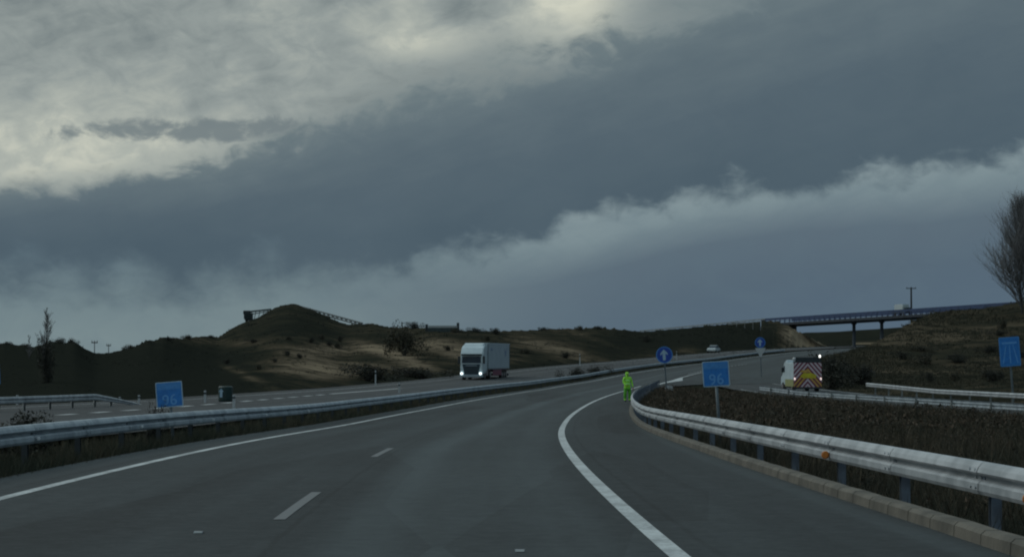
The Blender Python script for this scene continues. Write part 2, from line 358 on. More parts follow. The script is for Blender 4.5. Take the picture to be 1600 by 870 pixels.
sb = np.arange(-80, 0, 1.0); th0 = th_[0]
S = np.concatenate([sb, s_]); TH = np.concatenate([np.full(80, th0), th_])
XC = np.concatenate([X_[0]+sb*math.sin(th0), X_]); YC = np.concatenate([Y_[0]+sb*math.cos(th0), Y_]); ZC = np.concatenate([np.full(80, Z_[0]), Z_])
def RP(s, off, dz=0.0):
    x, y, z, t = (float(np.interp(s, S, a)) for a in (XC, YC, ZC, TH))
    return Vector((x+off*math.cos(t), y-off*math.sin(t), z+dz))
def RT(s): return float(np.interp(s, S, TH))
def near_s(x, y):
    """arrays x,y -> nearest s, signed offset, road z"""
    x = np.asarray(x, float); y = np.asarray(y, float); sh = x.shape; x = x.ravel(); y = y.ravel(); os_, oo = [], []
    for i in range(0, len(x), 4000):
        a = x[i:i+4000, None]-XC[None]; b_ = y[i:i+4000, None]-YC[None]; j = (a*a+b_*b_).argmin(1)
        r = np.arange(len(j)); oo.append(a[r, j]*np.cos(TH[j])-b_[r, j]*np.sin(TH[j])); os_.append(S[j]+a[r, j]*np.sin(TH[j])+b_[r, j]*np.cos(TH[j]))
    s = np.concatenate(os_); o = np.concatenate(oo); z = np.interp(s, S, ZC)
    return s.reshape(sh), o.reshape(sh), z.reshape(sh)
def W(px, py, D): return Vector(((px-800)/F*D, D, CH-(py-560)/F*D))

def ribbon(ss, offs, dz=0.0, thick=None):
    """strip between offs=(o0..on) per s (floats or functions)"""
    mb = MB(); n = len(offs)
    for s in ss:
        for o in offs:
            ov = o(s) if callable(o) else o
            mb.v.append(tuple(RP(s, ov, dz))); mb.uv.append((ov, s))
    for i in range(len(ss)-1):
        for j in range(n-1):
            a = i*n+j; mb.f.append((a, a+1, a+n+1, a+n)); mb.mi.append(0)
    return mb
def srange(a, b, st=2.0): return list(np.arange(a, b, st))+[b]

# our carriageway: right pavement edge tightens to the nose, then widens for the joining lane
def right_edge(s): return float(np.interp(s, [0, 20, 40, 110, 160, 186, 205, 214, 260, 330, 420, 520], [9.64, 9.64, 9.52, 9.3, 9.2, 8.7, 11.5, 19.5, 19.5, 15.5, 11.5, 9.6]))
def kerb_off(s): return float(np.interp(s, [0, 20, 40, 70, 110, 160, 190], [9.62, 9.62, 9.5, 9.35, 9.25, 9.1, 8.6]))
sname('road', ribbon(srange(-70, 650), [-1.15, 1, 3.5, 5.5, 7.4, right_edge]), M['asphalt'])
def opp_out(s): return float(np.interp(s, [0, 60, 80, 108, 125, 150, 350, 430, 600], [-24, -24, -24, -22.5, -19.8, -19.5, -19.5, -16.2, -16]))
sname('opposite_road', ribbon(srange(-70, 650), [opp_out, -16, -12.4, -8.9, -4.6]), M['asphalt2'])

# ramp joining from the right
RPTS = [(34, 10), (32.5, 40), (30.4, 75), (27.9, 104), (25.6, 135), (23.6, 165), (22.4, 190), (22.6, 215), (25.0, 242), (28.6, 268)]
def catmull(pts, n=10):
    out = []
    P = [Vector((*p, 0)) for p in pts]; P = [P[0]*2-P[1]]+P+[P[-1]*2-P[-2]]
    for i in range(1, len(P)-2):
        for k in range(n):
            t = k/n; a, b_, c, d = P[i-1:i+3]
            out.append(.5*((2*b_)+(c-a)*t+(2*a-5*b_+4*c-d)*t*t+(3*b_-a-3*c+d)*t**3))
    return out+[P[-2]]
RC = catmull(RPTS, 8)
RHW = lambda y: float(np.interp(y, [0, 110, 165, 215, 268], [3.6, 3.7, 4.3, 3.4, 1.2]))
def ramp_off(y): return np.interp(y, [0, 150, 172, 190, 215], [.50, .46, .20, .05, .012])
def ramp_z(x, y):
    s, o, z = near_s([x], [y]); return float(z[0])-ramp_off(y)
def ramp_frame(i):
    a = RC[max(i-1, 0)]; b_ = RC[min(i+1, len(RC)-1)]; d = (b_-a).normalized(); return RC[i], Vector((d.y, -d.x, 0))
mb = MB(); acc = 0
for i in range(len(RC)):
    c, nrm = ramp_frame(i); hw = RHW(c.y); acc += (RC[i]-RC[i-1]).length if i else 0
    zc_ = ramp_z(c.x, c.y)
    for o in (-1, -.5, 0, .5, 1):
        p = c+nrm*o*hw; mb.v.append((p.x, p.y, zc_)); mb.uv.append((o*hw, acc))
for i in range(len(RC)-1):
    for j in range(4):
        a = i*5+j; mb.f.append((a, a+1, a+6, a+5)); mb.mi.append(0)
sname('ramp_road', mb, M['asphalt3'])
mb = MB()
for sgn, y1_ in ((-1, 186), (1, 246)):
    idx = [i for i in range(len(RC)) if RC[i].y < y1_]; k0 = len(mb.v)
    for i in idx:
        c, nrm = ramp_frame(i); hw = RHW(c.y); z = ramp_z(c.x, c.y)+.006
        for o in (hw-.75, hw-.6): p = c+nrm*sgn*o; mb.v.append((p.x, p.y, z))
    for i in range(len(idx)-1): a = k0+i*2; mb.f.append((a, a+1, a+3, a+2)); mb.mi.append(0)
sname('ramp_edge_lines', mb, M['line'])

# painted markings
sname('left_edge_line', ribbon(srange(-60, 600), [-.08, .08], .005), M['line'])
sname('right_edge_line', ribbon(srange(-60, 196), [6.92, 7.09], .005), M['line'])
mb = MB(); s0 = 21.3-17*4
while s0 < 45:
    r_ = ribbon(srange(s0, s0+5, 1.25), [3.45, 3.57], .005); k = len(mb.v); mb.v += r_.v; mb.f += [tuple(i+k for i in f_) for f_ in r_.f]; mb.mi += r_.mi; mb.uv += r_.uv; s0 += 17
sname('lane_dashes', mb, M['linew'])
mb = MB()
def addr(r_):
    k = len(mb.v); mb.v += r_.v; mb.f += [tuple(i+k for i in f_) for f_ in r_.f]; mb.mi += r_.mi; mb.uv += r_.uv
addr(ribbon(srange(-60, 600), [-5.5, -5.35], .005))
s0 = -40
while s0 < 560: addr(ribbon(srange(s0, s0+5, 1.25), [-8.95, -8.83], .005)); s0 += 17
addr(ribbon(srange(150, 600), [-12.55, -12.38], .005))
sname('opposite_lane_lines', mb, M['linew'])
mb = MB(); s0 = 86.
while s0 < 146: addr(ribbon(srange(s0, s0+2.5, 1.25), [lambda s: -12.7-max(0, 112-s)*.035, lambda s: -12.3-max(0, 112-s)*.035], .006)); s0 += 4.9
addr(ribbon(srange(150, 182), [-12.75, -12.3], .009))
addr(ribbon(srange(96, 600), [lambda s: opp_out(s)+2.7, lambda s: opp_out(s)+2.85], .005))
sname('exit_lane_dashes', mb, M['line'])
mb = MB()
addr(ribbon(srange(190, 246), [lambda s: float(np.interp(s, [190, 246], [7.9, 7.9])), lambda s: float(np.interp(s, [190, 216, 232, 246], [8.1, 8.3, 9.1, 8.15]))], .006))
addr(ribbon(srange(246, 276), [7.95, 8.15], .006))
s0 = 266
while s0 < 340: addr(ribbon(srange(s0, s0+1.5, .75), [7.2, 7.45], .005)); s0 += 4
sname('gore_marking', mb, M['line'])

# kerb along the right shoulder
mb = MB(); prof = [(0, -.1), (.015, .095), (.05, .125), (.17, .13), (.2, .10), (.2, -.2)]
ss = []; gv = []
for k in range(-40, 190):
    ss += [k, k+.012, k+.022, k+.034]; gv += [0, 1, 1, 0]
for s, gk in zip(ss, gv):
    for o, z in prof: mb.v.append(tuple(RP(s, kerb_off(s)+o+(.022 if gk and o < .1 else 0), z+.004*math.sin(math.floor(s)*2.7)-(.03 if gk and z > 0 else 0))))
n = len(prof)
for i in range(len(ss)-1):
    for j in range(n-1): a = i*n+j; mb.f.append((a, a+1, a+n+1, a+n)); mb.mi.append(0)
sname('kerb', mb, M['kerb'])

# ------------------------------------------------------------------ terrain: one sheet, dense in front of the viewer
SKYL = [(-600, 533), (0, 536), (60, 539), (85, 533), (118, 533), (135, 543), (150, 552), (175, 551), (192, 545), (225, 535), (250, 529), (300, 527), (345, 524), (362, 514), (385, 502), (400, 497), (415, 488), (432, 479), (450, 474.5), (465, 476), (482, 482), (500, 490), (525, 501), (545, 507), (560, 505), (585, 505), (600, 509), (640, 513), (680, 514), (720, 516), (800, 517), (850, 514.5), (900, 512), (930, 512), (960, 514), (1000, 518), (1040, 515), (1100, 508.5), (1150, 504), (1200, 500), (1216, 501), (1228, 506), (1245, 515), (1272, 530), (1300, 544), (1400, 556), (3000, 556)]
RIDGE = [(-600, 260), (0, 250), (250, 300), (345, 480), (450, 560), (560, 520), (700, 430), (1000, 520), (1150, 560), (1200, 534), (1215, 524), (1250, 518), (1300, 512), (1340, 520), (3000, 600)]
RSK = [(1240, 560), (1285, 556), (1300, 553), (1320, 550), (1350, 541), (1380, 528), (1400, 516), (1430, 500), (1460, 488), (1500, 483), (1540, 480), (1600, 470), (1700, 462), (2400, 440), (6000, 440)]
RRD = [(1240, 450), (1272, 440), (1286, 206), (1320, 232), (1400, 280), (1460, 315), (1600, 330), (2400, 260), (6000, 200)]
RFT = [(1240, 420), (1272, 420), (1286, 192), (1320, 172), (1450, 148), (1600, 129), (1700, 118), (2400, 80), (6000, 50)]
def tab(t, x): a = np.array(t); return np.interp(x, a[:, 0], a[:, 1])
phis = np.unique(np.concatenate([np.radians(np.arange(-180, -16, 4.)), np.radians(np.arange(-16, -13.5, .25)), np.arctan((np.arange(-30, 1632, 2.0)-800)/F), np.radians(np.arange(13.75, 16, .25)), np.radians(np.arange(16, 180, 4.))]))
Ds = np.unique(np.concatenate([np.geomspace(4, 60, 60), np.geomspace(60, 620, 260), np.geomspace(620, 6000, 40)]))
PH, DD = np.meshgrid(phis, Ds, indexing='ij')       # DD = distance along Y in front, radial behind
front = np.abs(PH) < R(60)
XX = np.where(front, DD*np.tan(np.where(front, PH, 0)), DD*np.sin(PH)); YY = np.where(front, DD, DD*np.cos(PH))
PX = 800+F*np.tan(np.clip(PH, -R(60), R(60)))
SS, OO, ZR = near_s(XX, YY)
def fbm(x, y, sc, oct=4, seed=0):
    r = np.random.default_rng(seed); out = 0; a = 1; tot = 0
    for k in range(oct):
        T = r.random((64, 64)); u = x/sc; v = y/sc; iu = np.floor(u).astype(int); iv = np.floor(v).astype(int); fu = u-iu; fv = v-iv
        fu = fu*fu*(3-2*fu); fv = fv*fv*(3-2*fv); t = lambda i, j: T[i % 64, j % 64]
        out = out+a*(t(iu, iv)*(1-fu)*(1-fv)+t(iu+1, iv)*fu*(1-fv)+t(iu, iv+1)*(1-fu)*fv+t(iu+1, iv+1)*fu*fv); tot += a; a *= .5; sc = sc/2.03
    return out/tot-.5
sm = lambda t: np.clip(t, 0, 1)**2*(3-2*np.clip(t, 0, 1))
ZZ = ZR-.14
med = (OO > -4.6) & (OO < -1.15); ZZ = np.where(med, ZR-.14-.22*np.sin(np.pi*np.clip((OO+4.6)/3.45, 0, 1)), ZZ)
out_r = sm((OO-10)/4)*np.clip((200-SS)/12, 0, 1); ZZ = ZZ-out_r*.16+.08*np.clip((SS-196)/10, 0, 1)*(OO > 7)*(OO < 30)
ZZ = np.where(OO > 10.4, ZZ+fbm(XX, YY, 5, 3, 5)*.3*sm((OO-10.4)/3)*np.clip((190-SS)/60, 0, 1), ZZ)
# ramp corridor kept flat below the pavement
rc = np.array([(p.x, p.y) for p in RC]); rhw = np.array([RHW(p.y) for p in RC])
for lim in (1,):
    near = (XX > 5) & (XX < 60) & (YY > 5) & (YY < 290)
    dd = np.full(XX.shape, 99.0); xi = XX[near]; yi = YY[near]
    dmat = np.sqrt((xi[:, None]-rc[None, :, 0])**2+(yi[:, None]-rc[None, :, 1])**2)-rhw[None]; dd[near] = dmat.min(1)
wr = 1-sm((dd-1)/6); ZZ = np.where(wr > 0, np.minimum(ZZ, ZR-np.where(dd < 1, .28-.21*np.clip((YY-185)/25, 0, 1), 0)-wr*np.maximum(ramp_off(YY)-.10, 0)), ZZ)
# left side hills
soil = np.full(XX.shape, .18)
D0a = np.full(len(phis), np.nan)
for c in range(len(phis)):
    idx = np.where(OO[c] > np.interp(SS[c], [0, 350, 430, 600], [-21, -21, -17.4, -17.2]))[0]; px = PX[c, 0]
    if not front[c, 0] or px > 1330 or len(idx) == 0: continue
    D0a[c] = Ds[min(idx[-1]+1, len(Ds)-1)]
    if px < 330: D0a[c] = max(D0a[c], np.interp(px, [-600, 230, 330], [112, 122, 112]))
okc = np.where(~np.isnan(D0a) & (PX[:, 0] > -30))[0]
if len(okc):
    v_ = D0a[okc]; kk = np.hanning(27); kk /= kk.sum(); vv = np.convolve(np.pad(v_, 13, mode='edge'), kk, 'valid'); D0a[okc] = np.maximum(vv, v_-1)
sk_x = np.arange(-700, 3000, 2.0); hk = np.hanning(13); hk /= hk.sum(); sk_y = np.convolve(np.pad(tab(SKYL, sk_x), 6, mode='edge'), hk, 'valid')
jag_y = fbm(sk_x, sk_x*0, 26, 4, 90)*np.where(sk_x < 345, 9, np.where(sk_x < 560, 2.0, 4.0))*np.where((sk_x > 1000), .2, 1)
hk2 = np.hanning(61); hk2 /= hk2.sum(); rd_y = np.convolve(np.pad(tab(RIDGE, sk_x), 30, mode='edge'), hk2, 'valid')
for c in range(len(phis)):
    px = PX[c, 0]
    if not front[c, 0] or px > 1330: continue
    o = OO[c]; d = DD[c]; idx = np.where(o > -21.0)[0]
    if len(idx) == 0: continue
    D0 = D0a[c]
    Dr = max(float(np.interp(px, sk_x, rd_y)), D0*(1.25 if px < 1190 else 1.04))
    if D0 > 640: continue
    t = np.log(d/D0)/math.log(Dr/D0); m = (t > 0)
    z0 = np.interp(D0, d, ZR[c])-.14; y0 = 560+F*(CH-z0)/D0; ys = float(np.interp(px, sk_x, sk_y))
    x_, y_ = XX[c], YY[c]
    bumps = fbm(x_+0*y_, y_, 34, 4, 3)*16*np.sin(np.pi*np.clip(t, 0, 1))+fbm(x_*1.0, y_, 9, 4, 4)*7*np.clip(t*3, 0, 1)
    gt = np.clip(t, 0, 1); gt = gt**.85
    ys = ys+float(np.interp(px, sk_x, jag_y)); py = y0+(ys-float(np.interp(px, sk_x, jag_y))*(1-gt**6)-y0)*gt+bumps*np.clip((y0-ys)/60, .2, 1)*(1-.55*np.clip((t-.8)/.2, 0, 1))
    z = CH-(py-560)/F*d
    zr = CH-(ys-560)/F*Dr
    fall = zr-(d-Dr)*.25+fbm(x_, y_, 25, 3, 8)*1.2
    z = np.where(t > 1, np.maximum(fall, 1.0), z)
    ZZ[c] = np.where(m, z, ZZ[c])
    # soil type: dark scrub low down and on the heap, pale cut earth between
    py_ = 560-(z-CH)/d*F
    sv = .26+.0*t
    def ell(cx, cy, rx, ry, k, sl=0.0): return k*1.35*np.clip(1.25-np.sqrt(((px-cx)/rx)**2+((py_-cy-(px-cx)*sl)/ry)**2), 0, 1)
    sv = sv+ell(470, 575, 105, 20, .36, .06)+ell(375, 583, 60, 9, .42, .42)+ell(590, 545, 60, 10, .40, .2)+ell(500, 548, 70, 11, .26)+ell(600, 572, 120, 9, .2)+ell(690, 540, 60, 14, .34, .2)+ell(640, 565, 60, 10, .25, .3)
    sv = sv+ell(850, 536, 60, 8, .22, .2)+ell(880, 552, 90, 9, .20, .2)+ell(760, 560, 60, 16, .12)+ell(930, 530, 50, 5, .18, .35)+ell(1075, 546, 28, 6, .22)+ell(300, 552, 80, 7, .12)+ell(1255, 526, 42, 28, .75)+ell(350, 535, 90, 7, .12)
    sv = sv-ell(450, 505, 110, 30, .12)-ell(180, 590, 260, 55, .60)-ell(330, 560, 120, 16, .12)-ell(60, 560, 160, 30, .14)-ell(1120, 528, 130, 26, .34)-ell(980, 540, 70, 22, .2)-ell(630, 597, 130, 9, .22)-ell(850, 574, 160, 9, .2)
    soil[c] = np.where(m, sv, soil[c])
# right hill
for c in range(len(phis)):
    px = PX[c, 0]
    if not front[c, 0] or px < 1262: continue
    d = DD[c]; D0 = float(tab(RFT, px)); Dr = float(tab(RRD, px)); ys = float(tab(RSK, px))
    t = (d-D0)/(Dr-D0); z0 = np.interp(D0, d, ZZ[c]); y0 = 560+F*(CH-z0)/D0
    x_, y_ = XX[c], YY[c]; gt = sm(np.clip(t, 0, 1)*.92+.04)*.5+np.clip(t, 0, 1)*.5
    k = np.clip((px-1262)/60, 0, 1)
    py = y0+(ys-y0)*gt+(fbm(x_, y_, 20, 4, 13)*16*np.sin(np.pi*np.clip(t, 0, 1))+fbm(x_, y_, 7, 3, 14)*2.0*np.clip(t*4, 0, 1))*k
    z = CH-(py-560)/F*d; zr = CH-(ys-560)/F*Dr
    fall = zr-(d-Dr)*.30
    z = np.where(t > 1, fall, z)
    ok = (t > 0) & ((t <= 1) | (z > ZZ[c]))
    ZZ[c] = np.where(ok, np.maximum(z, ZZ[c]), ZZ[c]); soil[c] = np.where(ok, .36+fbm(x_, y_, 22, 3, 21)*.3, soil[c])
# far plateau seen under the bridge
kf = sm((PX-1180)/80)*sm((1700-PX)/120)
yf = np.interp(PX, [1180, 1310, 1430, 1600], [520, 517.5, 509, 505]); tf = sm((DD-640)/420)
zf = CH-(yf-560)/F*np.minimum(DD, 1100)
corr = (DD > 640) & front
ZZ = np.where(corr & (kf > 0), np.maximum(ZZ, ZZ*(1-kf*tf)+zf*kf*tf+fbm(XX, YY, 60, 3, 31)*1.5*kf), ZZ)
soil = np.where(corr & (kf > 0), .08+.75*np.exp(-((DD-700)/35)**2), soil)
ZZ = np.where(~front, np.minimum(ZZ, 0.0), ZZ); ZZ = np.where(DD > 1300, ZZ-(DD-1300)*.004, ZZ)
mb = MB(); nc, nd = XX.shape
mb.v = [(0, 0, -.3)]+list(zip(XX.ravel().tolist(), YY.ravel().tolist(), ZZ.ravel().tolist()))
for i in range(nc):
    i2 = (i+1) % nc
    mb.f.append((0, 1+i2*nd, 1+i*nd))
    for j in range(nd-1): mb.f.append((1+i*nd+j, 1+i2*nd+j, 1+i2*nd+j+1, 1+i*nd+j+1))
mb.mi = [0]*len(mb.f)
gr = sname('ground', mb, M['soil'], smooth=True)
a_ = gr.data.attributes.new('soil', 'FLOAT', 'POINT'); a_.data.foreach_set('value', np.concatenate([[.2], soil.ravel()]).astype(np.float32))
def ground_z(x, y):
    if y <= 4: return -.3
    phi = math.atan2(x, y); i = int(np.clip(np.searchsorted(phis, phi)-1, 0, nc-2)); j = int(np.clip(np.searchsorted(Ds, y)-1, 0, nd-2))
    a = (phi-phis[i])/(phis[i+1]-phis[i]); b_ = (y-Ds[j])/(Ds[j+1]-Ds[j])
    return float((ZZ[i, j]*(1-b_)+ZZ[i, j+1]*b_)*(1-a)+(ZZ[i+1, j]*(1-b_)+ZZ[i+1, j+1]*b_)*a)
def GP(px, D):
    x = (px-800)/F*D; return Vector((x, D, ground_z(x, D)))
def find_D(px, py, d0=60, d1=600):
    """distance at which the ground along this bearing shows at this height"""
    for d in np.arange(d0, d1, 1.5):
        x = (px-800)/F*d; z = ground_z(x, d)
        if 560+F*(CH-z)/d <= py: return d
    return d1

# ------------------------------------------------------------------ grass (stuff)
def grass_mesh(name, regions, m_, label):
    vs = []; fs = []
    for pts, hh, ww in regions:
        for x, y, z in pts:
            h = hh*random.uniform(.45, 1.3); a = random.uniform(0, math.pi); ww_ = ww*random.uniform(.6, 1.4)
            lx, ly = random.gauss(0, .35)*h, random.gauss(0, .35)*h; k = len(vs)
            vs += [(x-math.cos(a)*ww_, y-math.sin(a)*ww_, z-.03), (x+math.cos(a)*ww_, y+math.sin(a)*ww_, z-.03), (x+lx, y+ly, z+h)]; fs.append((k, k+1, k+2))
    mb = MB(); mb.v = vs; mb.f = fs; mb.mi = [0]*len(fs)
    return tag(mb.build(name, m_), label, None, None, 'stuff')
def scatter_road(n, s0, s1, o0, o1, pw=1.0, clump=0.0, seed=1):
    r = np.random.default_rng(seed); s = s0+(s1-s0)*r.random(n)**pw
    o0_ = np.array([o0(a) if callable(o0) else o0 for a in s]); o1_ = np.array([o1(a) if callable(o1) else o1 for a in s])
    o = o0_+(o1_-o0_)*r.random(n)
    x = np.interp(s, S, XC)+o*np.cos(np.interp(s, S, TH)); y = np.interp(s, S, YC)-o*np.sin(np.interp(s, S, TH))
    if clump > 0:
        keep = fbm(x, y, 1.6, 3, 77)+.5+r.random(n)*.35 > clump; x = x[keep]; y = y[keep]
    return [(a, b_, ground_z(a, b_)) for a, b_ in zip(x.tolist(), y.tolist())]
def ramp_near_off(s):
    x, y, z = RP(s, 0); j = int(np.argmin(np.abs(rc[:, 1]-(y-2)))); c, nrm = ramp_frame(j); p = c-nrm*(RHW(c.y)+.9)
    return max(float(near_s([p.x], [p.y])[1][0]), 10.6)
grass_mesh('grass', [
    (scatter_road(60000, 12, 60, lambda s: kerb_off(s)+.3, lambda s: min(kerb_off(s)+14, ramp_near_off(s)), 1.0, .52, 1), .30, .007),
    (scatter_road(60000, 40, 178, lambda s: kerb_off(s)+.35, ramp_near_off, 1.0, .50, 2), .36, .014),
    (scatter_road(9000, 30, 178, lambda s: kerb_off(s)+.8, lambda s: max(ramp_near_off(s)-3.5, kerb_off(s)+1.2), 1.0, .72, 3), .62, .014),
    ], M['grass'], 'dark dry grass and weeds filling the island between road and ramp')
grass_mesh('grass', [
    (scatter_road(42000, 14, 90, -4.5, -1.2, 1.0, .45, 4), .24, .008),
    (scatter_road(26000, 80, 330, -4.5, -1.2, 1.0, .4, 5), .26, .02),
    (scatter_road(30000, 16, 110, -1.85, -1.12, 1.0, .30, 6), .36, .009),
    (scatter_road(16000, 100, 330, -1.6, -1.12, 1.0, .3, 7), .30, .02),
    ], M['grassm'], 'dark grass strip in the central reservation behind the guardrail')

grass_mesh('grass', [(scatter_road(5200, 13, 178, lambda s: kerb_off(s)+.7, ramp_near_off, 1.0, .55, 31), .55, .006), (scatter_road(2200, 14, 160, -4.3, -1.4, 1.0, .5, 32), .38, .006)], M['stalk'], 'pale dead stalks standing in the verges')
vs = []; fs = []; rr = np.random.default_rng(5)
for x, y, z in scatter_road(5200, 17, 172, lambda s: kerb_off(s)+.9, lambda s: max(ramp_near_off(s)-3.2, kerb_off(s)+1.2), .8, .60, 33):
    hh = rr.uniform(.18, .50)*min(1.0, .55+y/120); wd = hh*rr.uniform(.6, 1.2); nq = 34 if y < 70 else 15
    lf = .026 if y < 70 else .06
    for _ in range(nq):
        d = rr.normal(size=3); c = np.array([x, y, z])+d*[wd*.45, wd*.45, hh*.28]+[0, 0, hh*.5]; a = rr.normal(size=3)*lf; b2 = rr.normal(size=3)*lf+[0, 0, lf*.8]; k = len(vs)
        vs += [tuple(c-a*.5), tuple(c+a*.5), tuple(c+b2)]; fs.append((k, k+1, k+2))
mb = MB(); mb.v = vs; mb.f = fs; mb.mi = [0]*len(fs); tag(mb.build('verge_scrub', M['rscrub']), 'reddish brown low scrub on the island between road and ramp', None, None, 'stuff')

# ------------------------------------------------------------------ shrubs
def shrub_mesh(n, rx, ry, rz, leaf, seed):
    r = np.random.default_rng(seed); mb = MB()
    lobes = [(r.normal(0, .42), r.normal(0, .42), r.uniform(.25, .75), r.uniform(.35, .6)) for _ in range(9)]
    for i in range(n):
        lx, ly, lz, lr = lobes[r.integers(9)]
        d = r.normal(size=3); d /= np.linalg.norm(d); q_ = lr*(r.random()**.45)*1.1
        c = np.array([(lx+d[0]*q_)*rx, (ly+d[1]*q_)*ry, max(.02, (lz+d[2]*q_))*rz])
        a = r.normal(size=3)*leaf; b_ = r.normal(size=3)*leaf
        mb.add([c-a*.5, c+a*.5, c+b_], [(0, 1, 2)])
    return mb
def twig_mb(rx, rz, n, seed):
    r = random.Random(seed); mb = MB()
    for i in range(n):
        a = r.uniform(0, 6.28); t = r.uniform(.2, .9); e = Vector((math.cos(a)*rx*t, math.sin(a)*rx*t, rz*r.uniform(.5, 1.0)))
        mb.tube([(0, 0, -.1), e*.5+Vector((0, 0, rz*.1)), e], [.04*rz/2, .025*rz/2, .008], 4)
    return mb
def make_shrub(name, seed, n, rx, rz, leaf, m_):
    t = empty(name, (0, 0, 0)); shrub_mesh(n, rx, rx, rz, leaf, seed).build('foliage', m_, t); twig_mb(rx, rz, 14, seed).build('stems', M['bark'], t)
    return t
PROTO = [make_shrub('shrub', 1, 2600, 1.0, 1.0, .05, M['shrubd']), make_shrub('shrub', 2, 2200, 1.0, 1.0, .055, M['shrub']), make_shrub('shrub', 3, 2400, 1.0, 1.0, .05, M['shrubd'])]
used = [False]*3
def place_shrub(k, loc, sx, sz, label, group=None):
    t = PROTO[k] if not used[k] else copy_tree(PROTO[k]); used[k] = True
    t.location = loc; t.scale = (sx, sx, sz); t.rotation_euler = (0, 0, random.uniform(0, 6)); tag(t, label, 'shrub', group)
    if group is None and 'group' in t: del t['group']
    return t
def shrub_px(k, px, py, wpx, hpx, label, group=None, d0=60, D=None):
    D = D or find_D(px, py, d0); p = GP(px, D); place_shrub(k, p, wpx/F*D*.55, hpx/F*D*1.0, label, group)
p = RP(47, -3.4); p.z = ground_z(p.x, p.y)
def med_shrub(k, px, s, off, hw, hh, label):
    p = RP(s, off); p.z = ground_z(p.x, p.y)-.05; place_shrub(k, p, hw, hh, label)
med_shrub(0, 0, 45, -4.1, .75, .90, 'dark rounded shrub above the guardrail at the left edge of the photo')
med_shrub(1, 0, 43, -4.2, .6, .75, 'brownish low shrub beside the dark one at the far left of the central reservation')
med_shrub(2, 0, 49, -2.2, .26, 1.1, 'narrow dark shrub just left of the small blue kilometre sign in the reservation')
med_shrub(0, 0, 238, -3.0, 1.3, 1.55, 'larger dark bush in the central reservation right of the lorry')
med_shrub(2, 0, 258, -3.0, 1.5, 1.4, 'wider low dark bush behind the larger one in the central reservation')
shrub_px(1, 632, 556, 50, 44, 'big round brown bush on the hillside upper right of the heap', None, 150)
shrub_px(2, 575, 596, 62, 26, 'wide dark thicket at the roadside foot of the pale slope', None)
shrub_px(0, 655, 592, 70, 16, 'low dark thicket along the opposite road just left of the lorry', None)
shrub_px(2, 1300, 598, 70, 52, 'dense dark bush right of the chevron lorry', None, 60, 186)
shrub_px(0, 1345, 590, 60, 30, 'low dark bush behind the start of the far ramp guardrail', None, 60, 190)
hs = [(486, 536, 10, 8), (502, 531, 12, 8), (514, 541, 9, 8), (531, 534, 8, 9), (528, 545, 12, 9), (449, 556, 12, 8), (469, 560, 10, 7), (405, 578, 9, 8), (356, 569, 9, 8), (430, 566, 8, 6), (452, 532, 9, 6), (395, 536, 14, 6), (700, 548, 12, 8), (822, 553, 16, 7), (885, 560, 18, 10), (775, 522, 14, 9), (760, 533, 12, 8), (1010, 534, 16, 9)]
for i, (px, py, w_, h_) in enumerate(hs):
    shrub_px(i % 3, px, py, w_*1.1, h_, 'small dark shrub dotted on the earth slope beyond the opposite road', 'small shrubs on the left hillside', 120)
for i in range(16):
    px = random.uniform(1330, 1600); py = random.uniform(505, 600)
    if py < tab(RSK, px)+8: continue
    shrub_px((i+1) % 3, px, py, random.uniform(14, 34), random.uniform(8, 17), 'dull scrubby bush on the embankment behind the ramp', 'scrub bushes on the right embankment', 120)
for i, px in enumerate([12, 40, 95, 112, 205, 232, 262, 292, 330, 648, 712, 742, 850, 905, 935]):
    D = float(tab(RIDGE, px)); p = GP(px, D*.985); r_ = random.uniform(7, 14)/F*D
    place_shrub(i % 3, p+Vector((0, 0, -.3)), r_, r_*random.uniform(.6, 1.0), 'small bush silhouetted along the crest of the left hills', 'bushes along the left skyline')

# scrub cover (stuff): countless low dark tufts over the slopes
def scrub(name, rect, n, hpx, label, m_, seed, thr=.5):
    r = np.random.default_rng(seed); vs = []; fs = []; x0, x1, ya, yb = rect
    px = r.uniform(x0, x1, n); dd_ = r.random(n)
    for a, t in zip(px.tolist(), dd_.tolist()):
        if x0 > 1200: Da = float(tab(RFT, a))+2; Db = float(tab(RRD, a))+8
        else:
            Da = np.interp(a, [0, 230, 330, 600, 800, 1000, 1100, 1215], [115, 125, 122, 160, 215, 265, 330, 440]); Db = float(tab(RIDGE, a))
        D = Da*(Db/Da)**t; x = (a-800)/F*D
        if fbm(np.array([x]), np.array([D]), 9, 3, seed)[0]+.5 < thr*r.uniform(.8, 1.2): continue
        z = ground_z(x, D); h = hpx/F*D*r.uniform(.4, 1.4)
        for _ in range(4):
            k = len(vs); o = r.normal(size=2)*h*.9; q_ = r.normal(size=2)*h*.5
            vs += [(x+o[0]-h*.25, D+o[1], z-.1), (x+o[0]+h*.25, D+o[1], z-.1), (x+o[0]+q_[0], D+o[1]+q_[1], z+h*r.uniform(.5, 1.2))]; fs.append((k, k+1, k+2))
    mb = MB(); mb.v = vs; mb.f = fs; mb.mi = [0]*len(fs); return tag(mb.build(name, m_), label, None, None, 'stuff')
scrub('scrub_cover', (-20, 1225, 0, 0), 8000, 2.2, 'low dark heath covering the left hills', M['shrubd'], 51, .56)
scrub('scrub_cover', (1290, 1625, 0, 0), 16000, 2.8, 'low dark scrub covering the right embankment', M['escrub'], 52, .44)

